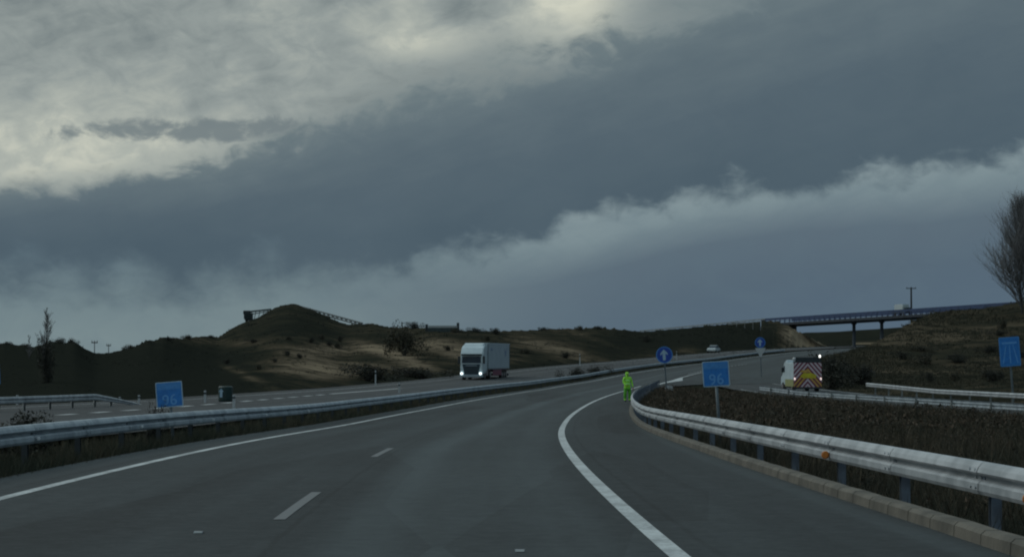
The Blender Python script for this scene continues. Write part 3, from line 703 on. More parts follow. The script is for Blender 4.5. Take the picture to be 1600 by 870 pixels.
# ------------------------------------------------------------------ guardrails
WP = [(-.0, 0), (.03, -.012), (.062, -.05), (.082, -.095), (.070, -.115), (.012, -.135), (.008, -.16), (.045, -.178), (.066, -.20), (.068, -.262), (.05, -.298), (0, -.31)]   # W profile, facing +n
def beam(path, ztop, nrm, taper=None):
    mb = MB(); n = len(WP)*2
    for i, p in enumerate(path):
        nn = nrm[i]; k = 1.0 if taper is None else taper[i]
        for dn, dz_ in WP: q_ = p+nn*dn; mb.v.append((q_.x, q_.y, q_.z+ztop*k+dz_*(.35+.65*k)))
        for dn, dz_ in reversed(WP): q_ = p+nn*(dn-.012); mb.v.append((q_.x, q_.y, q_.z+ztop*k+dz_*(.35+.65*k)))
    for i in range(len(path)-1):
        for j in range(n): a = i*n+j; b_ = i*n+(j+1) % n; mb.f.append((a, b_, b_+n, a+n)); mb.mi.append(0)
    return mb
def c_post(p, nn, h, depth=.35):
    t = Vector((-nn.y, nn.x, 0)); mb = MB()
    T = Matrix(((nn.x, t.x, 0, p.x), (nn.y, t.y, 0, p.y), (0, 0, 1, p.z), (0, 0, 0, 1)))
    mb.box(-.135, -.125, -.055, .055, -depth, h, T=T); mb.box(-.124, -.04, -.055, -.047, -depth, h, T=T); mb.box(-.124, -.04, .047, .055, -depth, h, T=T)
    mb.box(-.124, .018, -.05, .05, h-.20, h-.08, T=T)
    return mb
def rail_thing(name, label, path, nrm, ztop, post_idx, post_mat, beam_mat, cat='guardrail', reflectors=(), ref_mat=None, ref_r=.05, taper=None, stuff_from=None):
    base = path[0].copy(); t = empty(name, base, 0, label, cat)
    off = lambda L: [q_-base for q_ in L]
    pl = off(path); beam_mb = beam(pl, ztop, nrm, taper)
    laps = bolts = beam_mb
    for i in (post_idx if taper is None else []):
        if i+1 >= len(pl) or pl[i].y+base.y > 90: continue
        a, b_ = pl[i], pl[i].lerp(pl[i+1], min(1, .32/max((pl[i+1]-pl[i]).length, .01))); k = len(laps.v); n = len(WP)
        for p in (a, b_):
            for dn, dz_ in WP: q_ = p+nrm[i]*(dn+.006); laps.v.append((q_.x, q_.y, q_.z+ztop+dz_))
        laps.f += [(k+j, k+j+1, k+n+j+1, k+n+j) for j in range(n-1)]; laps.mi += [0]*(n-1)
        for f_ in (.2, .8):
            for dz_ in (-.075, -.15, -.235):
                c_ = a.lerp(b_, f_)+nrm[i]*(.075 if dz_ != -.15 else .018)+Vector((0, 0, ztop+dz_)); bolts.tube([tuple(c_-nrm[i]*.01), tuple(c_+nrm[i]*.012)], .017, 6)
    beam_mb.build('beam', beam_mat, t)
    for i in post_idx: c_post(pl[i], nrm[i], ztop-.05 if taper is None else ztop*taper[i]-.05).build('post', post_mat, t)
    for i in reflectors:
        nn = (nrm[i]*.35+Vector((0, -1, 0))).normalized(); mb = MB(); p = pl[i]+nrm[i]*.12+Vector((0, 0, ztop-.225)); tt = Vector((-nn.y, nn.x, 0)); n = 16
        vs = [p+nn*dd_+(tt*math.cos(a)+Vector((0, 0, 1))*math.sin(a))*rr for dd_, rr in ((-.012, ref_r), (.012, ref_r), (.02, ref_r*.8)) for a in [2*math.pi*k/n for k in range(n)]]
        mb.add(vs, [(k+a*n, (k+1) % n+a*n, (k+1) % n+(a+1)*n, k+(a+1)*n) for a in (0, 1) for k in range(n)]+[tuple(range(2*n, 3*n))])
        mb.build('reflector', ref_mat, t)
    return t
def road_path(s0, s1, off, side, st=1.0):
    ss = srange(s0, s1, st); o_ = off if callable(off) else (lambda s: off)
    path = [RP(s, o_(s)) for s in ss]; nrm = [Vector((math.cos(RT(s)), -math.sin(RT(s)), 0))*side for s in ss]
    return ss, path, nrm
ss, pa, nr = road_path(8.8, 193, lambda s: kerb_off(s)+float(np.interp(s, [20, 70, 110, 193], [.48, .22, .12, .12])), -1)
PO = [i for i, s in enumerate(ss) if abs((s-1.2) % 4) < .01 or abs((s-1.2) % 4-4) < .01]
PO = list(range(3, len(ss), 4))
rail_thing('guardrail', 'long curved steel guardrail with round amber reflectors on the right shoulder', pa, nr, .62, PO, M['post'], M['galv'], reflectors=[9, 19], ref_mat=M['amber'], ref_r=.05)
ss, pa, nr = road_path(12, 430, lambda s: float(np.interp(s, [30, 70], [-1.6, -1.3])), 1)
rail_thing('guardrail', 'long steel guardrail beside the central reservation left of our lanes', pa, nr, .66, list(range(2, 400, 4)), M['trim'], M['galv_l'], reflectors=list(range(22, 60, 9)), ref_mat=M['paleref'], ref_r=.028)
# ramp rails
def ramp_rail(side, y0, y1, extra, st=1):
    P_ = []; N_ = []
    last = None
    for i in range(len(RC)-1):
        for k in range(4):
            t = k/4; c0, n0 = ramp_frame(i); c1, n1 = ramp_frame(i+1); c = c0.lerp(c1, t); nn = n0.lerp(n1, t).normalized()
            if not (y0 <= c.y <= y1): continue
            q_ = c+nn*side*(RHW(c.y)+extra); q_.z = ramp_z(c.x, c.y); P_.append(q_); N_.append(nn*-side)
    return P_, N_
def post_every(P_, d):
    idx = []; acc = d
    for i in range(1, len(P_)):
        acc += (P_[i]-P_[i-1]).length
        if acc >= d: idx.append(i); acc = 0
    return idx
P_, N_ = ramp_rail(-1, 40, 166, .5)
rail_thing('guardrail', 'dull guardrail seen from behind with its posts, near side of the ramp', P_, N_, .72, post_every(P_, 6.2), M['galv_old'], M['galv_l'])
P_, N_ = ramp_rail(1, 40, 172, .6)
rail_thing('guardrail', 'far guardrail with a bright top edge at the foot of the right embankment', P_, N_, .80, post_every(P_, 4), M['galv_old'], M['galv'])
# exit rail on the left with a ramped-down end
P_ = [GP(px, D) for px, D in [(-160, 84), (-80, 89), (0, 94), (40, 97), (80, 100), (115, 103), (150, 106), (175, 108.5), (200, 111), (226, 113.5)]]
for q_ in P_: q_.z = float(near_s([q_.x], [q_.y])[2][0])-.05
N_ = [Vector((.55, -.83, 0))]*len(P_)
rail_thing('guardrail', 'guardrail with sloped-down end beside the exit on the far left', P_, N_, .68, [1, 2, 3, 4, 5, 6, 7], M['galv_old'], M['galv'], taper=[1]*7+[.72, .4, .02])

# ------------------------------------------------------------------ signs
def rrect(mb, cx, cz, w_, h_, r, y0, y1, mi=0, n=6):
    pts = []
    for qx, qz, a0 in ((1, 1, 0), (-1, 1, 90), (-1, -1, 180), (1, -1, 270)):
        for k in range(n+1):
            a = R(a0+90*k/n); pts.append((cx+qx*(w_/2-r)+r*math.cos(a), cz+qz*(h_/2-r)+r*math.sin(a)))
    m_ = len(pts); mb.add([(x, y0, z) for x, z in pts]+[(x, y1, z) for x, z in pts], [tuple(range(m_)), tuple(range(2*m_-1, m_-1, -1))]+[(i, i+m_, (i+1) % m_+m_, (i+1) % m_) for i in range(m_)], mi)
SEG = {'9': 'abcdfg', '6': 'acdefg'}
def digit(mb, ch, cx, cz, w_, h_, t, y0, y1):
    """rounded road-sign numerals 9 and 6 as thick strokes"""
    flip = -1 if ch == '9' else 1
    def strip(P, closed, ya):
        n = len(P); L_ = []; R_ = []
        for i in range(n):
            a = P[(i-1) % n] if closed or i > 0 else P[0]; b_ = P[(i+1) % n] if closed or i < n-1 else P[-1]
            d = Vector((b_[0]-a[0], b_[1]-a[1])).normalized(); nx, nz = -d.y*t/2, d.x*t/2; L_.append((P[i][0]+nx, ya, P[i][1]+nz)); R_.append((P[i][0]-nx, ya, P[i][1]-nz))
        m_ = n if closed else n-1
        mb.add(L_+R_, [(i, (i+1) % n, n+(i+1) % n, n+i) for i in range(m_)])
    strip([(cx+math.cos(2*math.pi*k/16)*(w_/2-t/2), cz-flip*h_*.20+math.sin(2*math.pi*k/16)*(h_*.30-t/2)) for k in range(16)], True, y0)
    tail = [(-.5, -.18), (-.50, .02), (-.40, .22), (-.18, .37), (.10, .44), (.32, .45)]
    strip([(cx+flip*a*(w_-t), cz+flip*b_*h_) for a, b_ in tail], False, y0-.0015)
def km_sign(label, base, tilt, zc, size=.6, rz=0):
    t = empty('kilometre_sign', base, rz, label, 'road sign', 'paired kilometre signs', tilt)
    mb = MB(); mb.tube([(0, 0, -.3), (0, 0, zc+size*.35)], .035, 10); mb.build('post', M['pole'], t, smooth=True)
    mb = MB(); rrect(mb, 0, zc, size, size*.95, .03, -.045, -.055-.01); o = mb.build('plate', M['signwhite'], t)
    mb = MB(); rrect(mb, 0, zc, size-.045, size*.95-.045, .02, -.064, -.068); mb.build('face', M['signblue'], o)
    mb = MB(); rrect(mb, 0, zc+size*.30, size-.07, size*.22, .015, -.0665, -.0715); mb.build('header_band', M['signband'], o)
    for ch, dx_ in (('9', -.09), ('6', .09)): mb = MB(); digit(mb, ch, dx_, zc-size*.20, .145, .235, .036, -.0745, -.0690); mb.build('numeral', M['numeral'], o)
    return t
p = W(273, 615.5, 49.0); gz = ground_z(p.x, p.y)
km_sign('small square blue kilometre sign in the central reservation, left of our lanes', (p.x, p.y, gz), R(-4.5), p.z-gz)
p = W(1119.5, 583.5, 49.0); bx = p.x+.08; gz = ground_z(bx, p.y)
km_sign('small square blue kilometre sign behind the right guardrail', (bx, p.y, gz), R(-3.5), p.z-gz)

def arrow(mb, cx, cz, h_, y0, y1):
    w_ = h_*.13
    P = [(-w_, -h_/2), (w_, -h_/2), (w_, h_*.12), (h_*.34, -h_*.05), (h_*.34, h_*.14), (0, h_/2), (-h_*.34, h_*.14), (-h_*.34, -h_*.05), (-w_, h_*.12)]
    n = len(P); mb.add([(cx+x, y0, cz+z) for x, z in P]+[(cx+x, y1, cz+z) for x, z in P], [tuple(range(n)), tuple(range(2*n-1, n-1, -1))]+[(i, i+n, (i+1) % n+n, (i+1) % n) for i in range(n)])
def round_sign(label, base, zc, dia, tilt=0, tri=False, rz=0):
    t = empty('arrow_sign', base, rz, label, 'road sign', 'round ahead-only signs', tilt); r = dia/2
    mb = MB(); mb.box(-.05, .05, -.03, .03, -.4, zc+r*.8); mb.build('post', M['pole'], t)
    mb = MB(); mb.disc((0, -.04, zc), r, 40, .02); o = mb.build('disc', M['rblue'], t)
    mb = MB(); mb.disc((0, -.062, zc), r, 40, .004, 0, r*.90); mb.build('border', M['signband'], o)
    mb = MB(); arrow(mb, -.02, zc, dia*.66, -.067, -.062); mb.build('arrow', M['signwhite'], o)
    if tri:
        mb = MB(); h_ = 1.1; za = zc-r-.02
        mb.add([(-.62, -.065, za), (.62, -.065, za), (0, -.065, za-h_), (-.62, -.04, za), (.62, -.04, za), (0, -.04, za-h_)], [(0, 1, 2), (3, 5, 4), (0, 3, 4, 1), (1, 4, 5, 2), (2, 5, 3, 0)])
        mb.build('triangle_plate', M['pwhite'], t)
    return t
p = W(1039, 554, 158); gz = ground_z(p.x+.15, p.y)
round_sign('nearer round blue sign with white upward arrow at the tip of the island', (p.x+.12, p.y, gz), p.z-gz, 1.2, R(-3.5))
p = W(1188, 535, 248); gz = ground_z(p.x, p.y)
round_sign('farther round blue arrow sign mounted above a white inverted triangle', (p.x+.1, p.y, gz), p.z-gz, 1.2, R(-2), True)
# white base block at the island tip
mb = MB(); pb = W(1046, 603, 160); gz = ground_z(pb.x, pb.y)
rrect(mb, 0, .22, .55, .8, .15, -.12, .12); o = mb.build('island_marker', M['pwhite']); o.location = (pb.x, pb.y+.6, gz); tag(o, 'pale rounded marker block at the foot of the nearer arrow sign', 'marker')

def motorway_sign(label, base, zc, w_, h_, tilt):
    t = empty('motorway_sign', base, 0, label, 'road sign', None, tilt)
    mb = MB(); mb.box(-.06, .06, -.04, .04, -.5, zc+h_*.3); mb.build('post', M['pole'], t)
    mb = MB(); rrect(mb, 0, zc, w_, h_, .07, -.05, -.075); o = mb.build('plate', M['signband'], t)
    mb = MB(); rrect(mb, 0, zc, w_-.12, h_-.12, .05, -.076, -.081); mb.build('face', M['signblue'], o)
    mb = MB()
    for xb, xt in ((-.36, -.17), (0, 0), (.36, .17)):
        xb *= w_; xt *= w_; k = .035
        mb.add([(xb-k, -.0845, zc-h_*.40), (xb+k, -.0845, zc-h_*.40), (xt+k*.6, -.0845, zc+h_*.22), (xt-k*.6, -.0845, zc+h_*.22)], [(0, 1, 2, 3)])
    mb.add([(-w_*.36, -.0845, zc+h_*.27), (w_*.36, -.0845, zc+h_*.27), (w_*.36, -.0845, zc+h_*.33), (-w_*.36, -.0845, zc+h_*.33)], [(0, 1, 2, 3)])
    for v_ in range(1): mb.build('road_symbol', M['numeral'], o)
    return t
p = W(1580, 549, 138); gz = ground_z(p.x, p.y)
motorway_sign('tall blue sign with a pale road symbol behind the ramp at the right edge', (p.x+.1, p.y, gz), p.z-gz, 1.3, 1.85, R(-4))
p = W(-14, 584, 128); gz = ground_z(p.x, p.y)
motorway_sign('blue sign cut off by the left edge of the photo', (p.x, p.y, gz), p.z-gz, 1.25, 1.3, R(-3))

# green exit-nose bollard, delineators
p = GP(353, 121); t = empty('nose_bollard', (p.x, p.y, float(near_s([p.x], [p.y])[2][0])), 0, 'squat dark green exit marker with a pale arrow on the opposite road', 'bollard')
mb = MB(); mb.tube([(0, 0, 0), (0, 0, .1), (0, 0, .8), (0, 0, .86)], [.36, .40, .40, .34], 20); mb.build('drum', M['green'], t, smooth=False)
mb = MB(); mb.add([(-.26, -.42, .25), (-.12, -.42, .25), (-.12, -.42, .55), (-.05, -.42, .55), (-.19, -.42, .74), (-.33, -.42, .55), (-.26, -.42, .55)], [tuple(range(7))]); mb.build('arrow', M['signwhite'], t)
def delineator():
    t = empty('delineator_post', (0, 0, 0)); mb = MB(); mb.prism([(-.05, -.2), (.05, -.2), (.05, 1.0), (-.05, 1.08)], -.06, .06); mb.build('post', M['pwhite'], t, bevel=.01)
    mb = MB(); mb.box(-.061, .061, -.056, .052, .76, .92); mb.build('band', M['trim'], t); return t
dl = delineator(); first = True
for px, pb, pt, D, lab in [(587, 598, 579, 200, 'tall white delineator post at the foot of the pale slope'), (624, 615, 598, 158, 'white delineator post seen just above the median rail left of the lorry'),
        (366, 636, 617, 100, 'grey white delineator beside the green exit marker'), (906, 568, 553, 290, 'thin white delineator behind the bushes in the central reservation'),
        (218, 634, 617, 118, 'pale delineator just right of the sloped rail end'), (188, 632, 620, 122, 'small pale delineator behind the sloped rail end'), (28, 633, 617, 118, 'white delineator at the left end of the exit guardrail'), (321, 630, 610, 118, 'dull delineator between the blue sign and the green marker'), (1057, 560, 549, 330, 'distant delineator on the opposite verge near the nearer arrow sign')]:
    t = dl if first else copy_tree(dl); first = False
    p = W(px, pb, D); t.location = (p.x, p.y, p.z); t.scale = (1, 1, (pb-pt)/F*D/1.05); tag(t, lab, 'delineator', 'roadside delineator posts')
# road studs
sf = None
for px, py in ((312, 831), (812, 862)):
    D = 1.56*F/(py-560); x = (px-800)/F*D; z = float(near_s([x], [D])[2][0])
    if sf is None:
        t = empty('road_stud', (0, 0, 0)); mb = MB(); mb.prism([(-.04, 0), (.04, 0), (.025, .018), (-.025, .018)], -.04, .04); mb.build('body', M['signback'], t)
        mb = MB(); mb.box(-.034, .034, -.045, -.032, .003, .016); mb.build('lens', M['stud'], t); sf = t
    else: t = copy_tree(sf)
    t.location = (x, D, z+.002); tag(t, 'small pale road stud on the asphalt '+('left of the worn dashes' if px < 400 else 'near the bottom middle of the photo'), 'road stud', 'road studs')

# ------------------------------------------------------------------ lorry
def make_lorry():
    t = empty('lorry', (0, 0, 0))
    # local: front faces -y, x across, front bumper at y=0
    cab = [(.05, .55), (.0, 1.2), (.06, 1.85), (.22, 2.75), (.42, 3.05), (.75, 3.45), (1.3, 3.72), (2.15, 3.80), (2.15, .75), (1.7, .6)]
    mb = MB(); mb.prism(cab, -1.22, 1.22); c = mb.build('cab', M['white'], t, bevel=.09)
    mb = MB(); mb.add([(-1.06, .045, 1.80), (1.06, .045, 1.80), (1.02, .205, 2.66), (-1.02, .205, 2.66), (-1.06, .10, 1.80), (1.06, .10, 1.80), (1.02, .26, 2.66), (-1.02, .26, 2.66)], [(0, 1, 2, 3), (0, 4, 5, 1), (1, 5, 6, 2), (2, 6, 7, 3), (3, 7, 4, 0), (4, 7, 6, 5)])
    mb.build('windshield', M['glass'], c)
    mb = MB(); mb.box(-1.12, 1.12, -.06, .30, 2.68, 2.80); mb.build('sun_visor', M['trim'], c, bevel=.03)
    mb = MB(); mb.add([(-.98, -.012, 1.72), (.98, -.012, 1.72), (.78, -.03, .58), (-.78, -.03, .58), (-.98, .06, 1.72), (.98, .06, 1.72), (.78, .06, .58), (-.78, .06, .58)], [(0, 1, 2, 3), (0, 4, 5, 1), (1, 5, 6, 2), (2, 6, 7, 3), (3, 7, 4, 0)]); gl = mb.build('grille', M['teal'], c)
    mb = MB()
    for z in (1.55,): mb.box(-.62, .62, -.05, -.02, z-.03, z+.03)
    mb.build('badge_bar', M['trailer'], gl)
    mb = MB()
    for k in range(5): mb.box(-.74, .74, -.042, -.034, .72+k*.15, .76+k*.15)
    mb.build('grille_slats', M['trim'], gl)
    mb = MB(); mb.prism([(-.1, .28), (-.14, .55), (.1, .6), (.5, .55), (.5, .28)], -1.24, 1.24); mb.build('bumper', M['trailer'], c, bevel=.04)
    for sx in (-1, 1):
        mb = MB(); mb.disc((sx*1.03, -.13, .70), .15, 20, .06); mb.build('headlight', M['lamp'], t)
        mb = MB(); mb.box(sx*1.36-.11, sx*1.36+.11, -.02, .14, 1.75, 2.55); mb.box(min(sx*1.2, sx*1.3), max(sx*1.2, sx*1.3), .03, .1, 2.4, 2.46); mb.build('mirror', M['trim'], t, bevel=.03)
        mb = MB(); x = sx*1.225; a, b_ = min(x, x+sx*.012), max(x, x+sx*.012); mb.prism([(.22, 1.75), (.38, 2.6), (1.05, 2.6), (1.05, 1.75)], a, b_); mb.build('side_window', M['glass'], c)
        mb = MB(); mb.box(sx*1.2-.03, sx*1.2+.03, 2.25, 3.2, .45, 1.0); mb.build('fuel_tank', M['rim'], t, bevel=.02)
    mb = MB(); mb.prism([(1.0, 3.55), (1.35, 3.85), (2.2, 3.97), (2.2, 3.7)], -1.05, 1.05); mb.build('roof_deflector', M['white'], c, bevel=.04)
    for sx in (-1, 1):
        mb = MB(); mb.box(sx*1.19-.02, sx*1.19+.02, 2.18, 2.75, 1.0, 3.85); mb.build('side_fairing', M['white'], c)
    mb = MB(); mb.box(-1.1, 1.1, 1.5, 5.2, .55, .95); mb.build('chassis', M['black'], t)
    # trailer
    tr = empty('dummy', (0, 0, 0)); bpy.data.objects.remove(tr)
    mb = MB(); mb.box(-1.27, 1.27, 2.95, 16.4, 1.20, 3.98); tb = mb.build('trailer_box', M['trailer'], t, bevel=.03)
    mb = MB(); mb.box(-1.285, 1.285, 2.93, 16.42, 3.90, 4.0); mb.build('top_rail', M['white'], tb)
    mb = MB(); mb.box(-1.285, 1.285, 2.93, 16.42, 1.12, 1.24); mb.build('bottom_rail', M['signback'], tb)
    for sx in (-1, 1):
        for y in (2.94, 16.3): mb = MB(); mb.box(sx*1.28-.008, sx*1.28+.008, y, y+.12, 1.24, 3.9); mb.build('corner_post', M['trim'], tb)
    mb = MB(); xx = 1.277
    for (y0, z0, s_k) in ((4.6, 3.15, .55), (13.0, 2.95, .75)):
        for sx in (-1, 1):
            a, b_ = sorted((sx*xx, sx*(xx+.006))); mb = MB(); mb.prism([(y0, z0), (y0+s_k*2, z0), (y0+s_k*2, z0+.5*s_k), (y0, z0+.5*s_k)] if s_k < .6 else [(y0, z0+.5), (y0+.5, z0-.5), (y0+1.1, z0-.3), (y0+1.6, z0+.6), (y0+.7, z0+.1)], a, b_); mb.build('logo', M['mark'], tb)
    mb = MB(); mb.box(-1.0, 1.0, 4.0, 16.2, .85, 1.12); mb.box(-1.22, -1.18, 6.2, 11.5, .45, 1.1); mb.box(1.18, 1.22, 6.2, 11.5, .45, 1.1); mb.build('trailer_frame', M['redpurple'], t)
    for y in (1.35, 4.6, 11.9, 13.2, 14.5):
        for sx in (-1, 1):
            mb = MB(); mb.wheel(sx*1.06, y, .5, .5, .32); wh = mb.build('wheel', M['black'], t)
            mb = MB(); mb.wheel(sx*1.18, y, .5, .27, .12, 16); mb.build('rim', M['rim'], wh)
    mb = MB(); mb.box(-1.2, 1.2, 15.9, 16.2, .35, .6); mb.build('rear_bumper', M['trim'], t)
    return t
lr = make_lorry(); D = 234; x = (736.5-800)/F*D
s, o, z = near_s([x], [D]); zl = CH-(594.5-560)/F*D
lr.location = (x, D, float(z[0])); lr.rotation_euler = (0, 0, -RT(float(s[0]))-R(2.0))
tag(lr, 'white articulated lorry with lit headlights coming down the opposite road', 'lorry')

# ------------------------------------------------------------------ maintenance truck with chevron back
def make_chevron():
    t = empty('maintenance_truck', (0, 0, 0)); Wd = 1.12
    # rear at y=0 facing -y, front towards +y
    mb = MB(); mb.prism([(.06, .50), (.06, 2.36), (3.2, 2.40), (3.2, .50)], -Wd, Wd); body = mb.build('body', M['white'], t, bevel=.05)
    mb = MB(); mb.prism([(3.25, .5), (3.25, 2.5), (3.7, 2.56), (4.3, 2.35), (4.85, 1.45), (5.5, 1.2), (5.6, .5)], -1.0, 1.0); cab = mb.build('cab', M['white'], t, bevel=.08)
    mb = MB(); mb.prism([(4.33, 2.27), (4.86, 1.50), (4.90, 1.50), (4.40, 2.30)], -.9, .9); mb.build('windshield', M['glass'], cab)
    for sx in (-1, 1):
        a, b_ = sorted((sx*1.0, sx*1.012)); mb = MB(); mb.prism([(3.95, 1.6), (3.95, 2.1), (4.25, 2.1), (4.55, 1.6)], a, b_); mb.build('side_window', M['glass'], cab)
        a, b_ = sorted((sx*(Wd+.004), sx*(Wd+.02))); mb = MB(); mb.box(a, b_, .1, 3.2, .45, 1.02); mb.build('side_skirt', M['olive'], body)
        mb = MB(); mb.box(sx*1.12-.09, sx*1.12+.09, 4.2, 4.3, 1.55, 1.95); mb.build('mirror', M['trim'], t, bevel=.02)
    # chevron panel: inverted V stripes clipped to a rectangle
    z0, z1 = .42, 2.36; mb = MB(); mb.box(-Wd, Wd, -.04, .05, z0, z1); pn = mb.build('rear_panel', M['redpurple'], t)
    def clip(poly, f):
        out = []
        for i in range(len(poly)):
            a = poly[i]; b_ = poly[(i+1) % len(poly)]; fa, fb = f(a), f(b_)
            if fa >= 0: out.append(a)
            if fa*fb < 0: k = fa/(fa-fb); out.append((a[0]+(b_[0]-a[0])*k, a[1]+(b_[1]-a[1])*k))
        return out
    sp = .40; pale = MB(); yel = MB()
    for k in range(-8, 10):
        za = z0+k*sp+.1
        for sx in (-1, 1):
            poly = [(0, za), (0, za+sp*.48), (sx*Wd, za+sp*.48-Wd*1.15), (sx*Wd, za-Wd*1.15)]
            for fn in (lambda p_: p_[1]-z0, lambda p_: z1-p_[1]): poly = clip(poly, fn) if len(poly) > 2 else []
            if len(poly) > 2:
                zc_ = sum(p_[1] for p_ in poly)/len(poly); (yel if 0.9 < zc_ < 1.5 else pale).add([(a, -.044, b_) for a, b_ in poly], [tuple(range(len(poly)))])
    pale.build('pale_stripes', M['chevpale'], pn); yel.build('yellow_stripes', M['chevyel'], pn)
    mb = MB(); mb.add([(-.62, -.055, 1.30), (-.35, -.055, 1.12), (.62, -.055, 1.12), (.72, -.055, 1.36), (.4, -.055, 1.50), (-.3, -.055, 1.56)], [tuple(range(6))]); mb.build('yellow_board', M['yellow'], pn)
    mb = MB(); mb.add([(-.66, -.05, 1.58), (.1, -.05, 1.60), (-.2, -.05, 1.78), (-.5, -.05, 1.76)], [tuple(range(4))]); mb.build('orange_board', M['chevyel'], pn)
    mb = MB(); mb.box(-.98, Wd, .0, .35, 2.42, 2.78); mb.build('roof_board', M['trim'], t, bevel=.03)
    mb = MB(); mb.box(-Wd, Wd, .0, .3, 2.34, 2.44); mb.build('roof_frame', M['trim'], t)
    for x, mm, r_, z in ((-1.06, 'beacon_off', .13, 2.66), (1.02, 'beacon', .07, 2.86)):
        mb = MB(); mb.tube([(x, .1, z-.16), (x, .1, z-.08), (x, .1, z+.06), (x, .1, z+.12)], [r_*.9, r_, r_, r_*.5], 14); mb.build('beacon', M[mm], t, smooth=True)
    for x, h_ in ((-1.06, .09), (1.06, .09)):
        mb = MB(); mb.box(x-.055, x+.055, -.09, -.046, 1.08-h_, 1.08+h_); mb.build('tail_lamp', M['tail'], t, bevel=.02)
    mb = MB(); mb.box(-1.0, 1.0, .1, 5.2, .35, .52); mb.build('chassis', M['black'], t)
    mb = MB(); mb.box(-1.1, 1.1, -.08, .1, .28, .42); mb.build('rear_bumper', M['trim'], t, bevel=.02)
    for y in (.95, 4.5):
        for sx in (-1, 1):
            mb = MB(); mb.wheel(sx*.95, y, .38, .38, .26); wh = mb.build('wheel', M['black'], t); mb = MB(); mb.wheel(sx*1.05, y, .38, .2, .1, 14); mb.build('rim', M['rim'], wh)
    return t
ct = make_chevron(); D = 174; x = (1261.5-800)/F*D
ct.location = (x, D, ramp_z(x, D)); ct.rotation_euler = (0, 0, R(5)); tag(ct, 'white works truck on the ramp with chevron striped back and lit beacon', 'truck')

# ------------------------------------------------------------------ small distant vehicles
def make_car(name, paint, lights):
    t = empty(name, (0, 0, 0))
    mb = MB(); mb.prism([(0, .35), (-.02, .7), (.25, .92), (1.05, 1.0), (3.6, 1.02), (4.2, .95), (4.25, .4)], -.88, .88); b_ = mb.build('body', paint, t, bevel=.08)
    mb = MB(); mb.prism([(1.0, .98), (1.75, 1.45), (3.1, 1.48), (3.8, 1.0)], -.74, .74); cb = mb.build('cabin', M['glass'], t, bevel=.05)
    mb = MB(); mb.prism([(1.72, 1.45), (1.85, 1.50), (3.0, 1.53), (3.12, 1.48)], -.70, .70); mb.build('roof', paint, cb)
    for sx in (-1, 1):
        mb = MB(); mb.box(sx*.66-.14, sx*.66+.14, -.035, .05, .62, .76); mb.build('headlight', M['lamp'] if lights else M['paleref'], t)
        for y in (.85, 3.4): mb = MB(); mb.wheel(sx*.8, y, .33, .33, .22); mb.build('wheel', M['black'], t)
    return t
car = make_car('parked_car', M['carpaint'], False); s_c = 428; p = RP(s_c, -15.5)
car.location = p; car.rotation_euler = (0, 0, -RT(s_c)); tag(car, 'distant pale car on the opposite road below the bridge abutment', 'car')

# ------------------------------------------------------------------ bridge
A = W(1196, 497.5, 540); B = W(1640, 468, 440)
dirn = (B-A); L = Vector((dirn.x, dirn.y, 0)).length; ang = math.atan2(dirn.y, dirn.x); slope = dirn.z/L
bt = empty('road_bridge', A, ang, 'dark flyover with navy railing crossing the road in the distance', 'bridge')
zr_ = lambda x: slope*x
def sbox(mb, x0, x1, y0, y1, za, zb): # sloped box
    vs = [(x, y, zr_(x)+z) for z in (za, zb) for y in (y0, y1) for x in (x0, x1)]; mb.add(vs, [(0, 2, 3, 1), (4, 5, 7, 6), (0, 1, 5, 4), (1, 3, 7, 5), (3, 2, 6, 7), (2, 0, 4, 6)])
mb = MB(); sbox(mb, 0, L, 0, 9, -1.95, -1.35); sbox(mb, 0, L, 3.0, 6.0, -2.15, -1.95); dk = mb.build('deck', M['concrete'], bt)
mb = MB(); sbox(mb, -.5, L, -.12, .25, -1.85, -1.3); mb.build('edge_beam', M['edge'], bt)
for y in (0.02, 8.9):
    mb = MB(); sbox(mb, -2, L, y-.06, y+.06, -.55, .0); sbox(mb, -2, L, y-.05, y+.05, -.86, -.76)
    k = 0.0
    while k < L: sbox(mb, k, k+.35, y-.05, y+.05, -1.35, -.5); k += 2.2
    mb.build('railing', M['navy'], bt)
def bx_of(px):  # distance along the deck at a bearing
    t0 = (px-800)/F; return ((A.x-t0*A.y)/(t0*math.sin(ang)-math.cos(ang)))
for px, bot in ((1309, 547), (1352, 521), (1425, 506)):
    xb = bx_of(px); gx = A.x+math.cos(ang)*xb-math.sin(ang)*4.5; gy = A.y+math.sin(ang)*xb+math.cos(ang)*4.5
    zb = min(ground_z(gx, gy), W(px, bot, gy).z)-A.z
    mb = MB(); mb.tube([(xb, 4.5, zb-1), (xb, 4.5, zr_(xb)-2.6), (xb, 4.5, zr_(xb)-2.3), (xb, 4.5, zr_(xb)-2.1)], [.40, .40, .7, .7], 14); mb.build('pier', M['concrete'], bt)
mb = MB(); sbox(mb, -3, .6, .3, 8.7, -2.9, -1.96); mb.build('abutment', M['concrete'], bt)
mb = MB(); sbox(mb, L-2, L+3, .3, 8.7, -6.5, -1.96); mb.build('abutment', M['concrete'], bt)
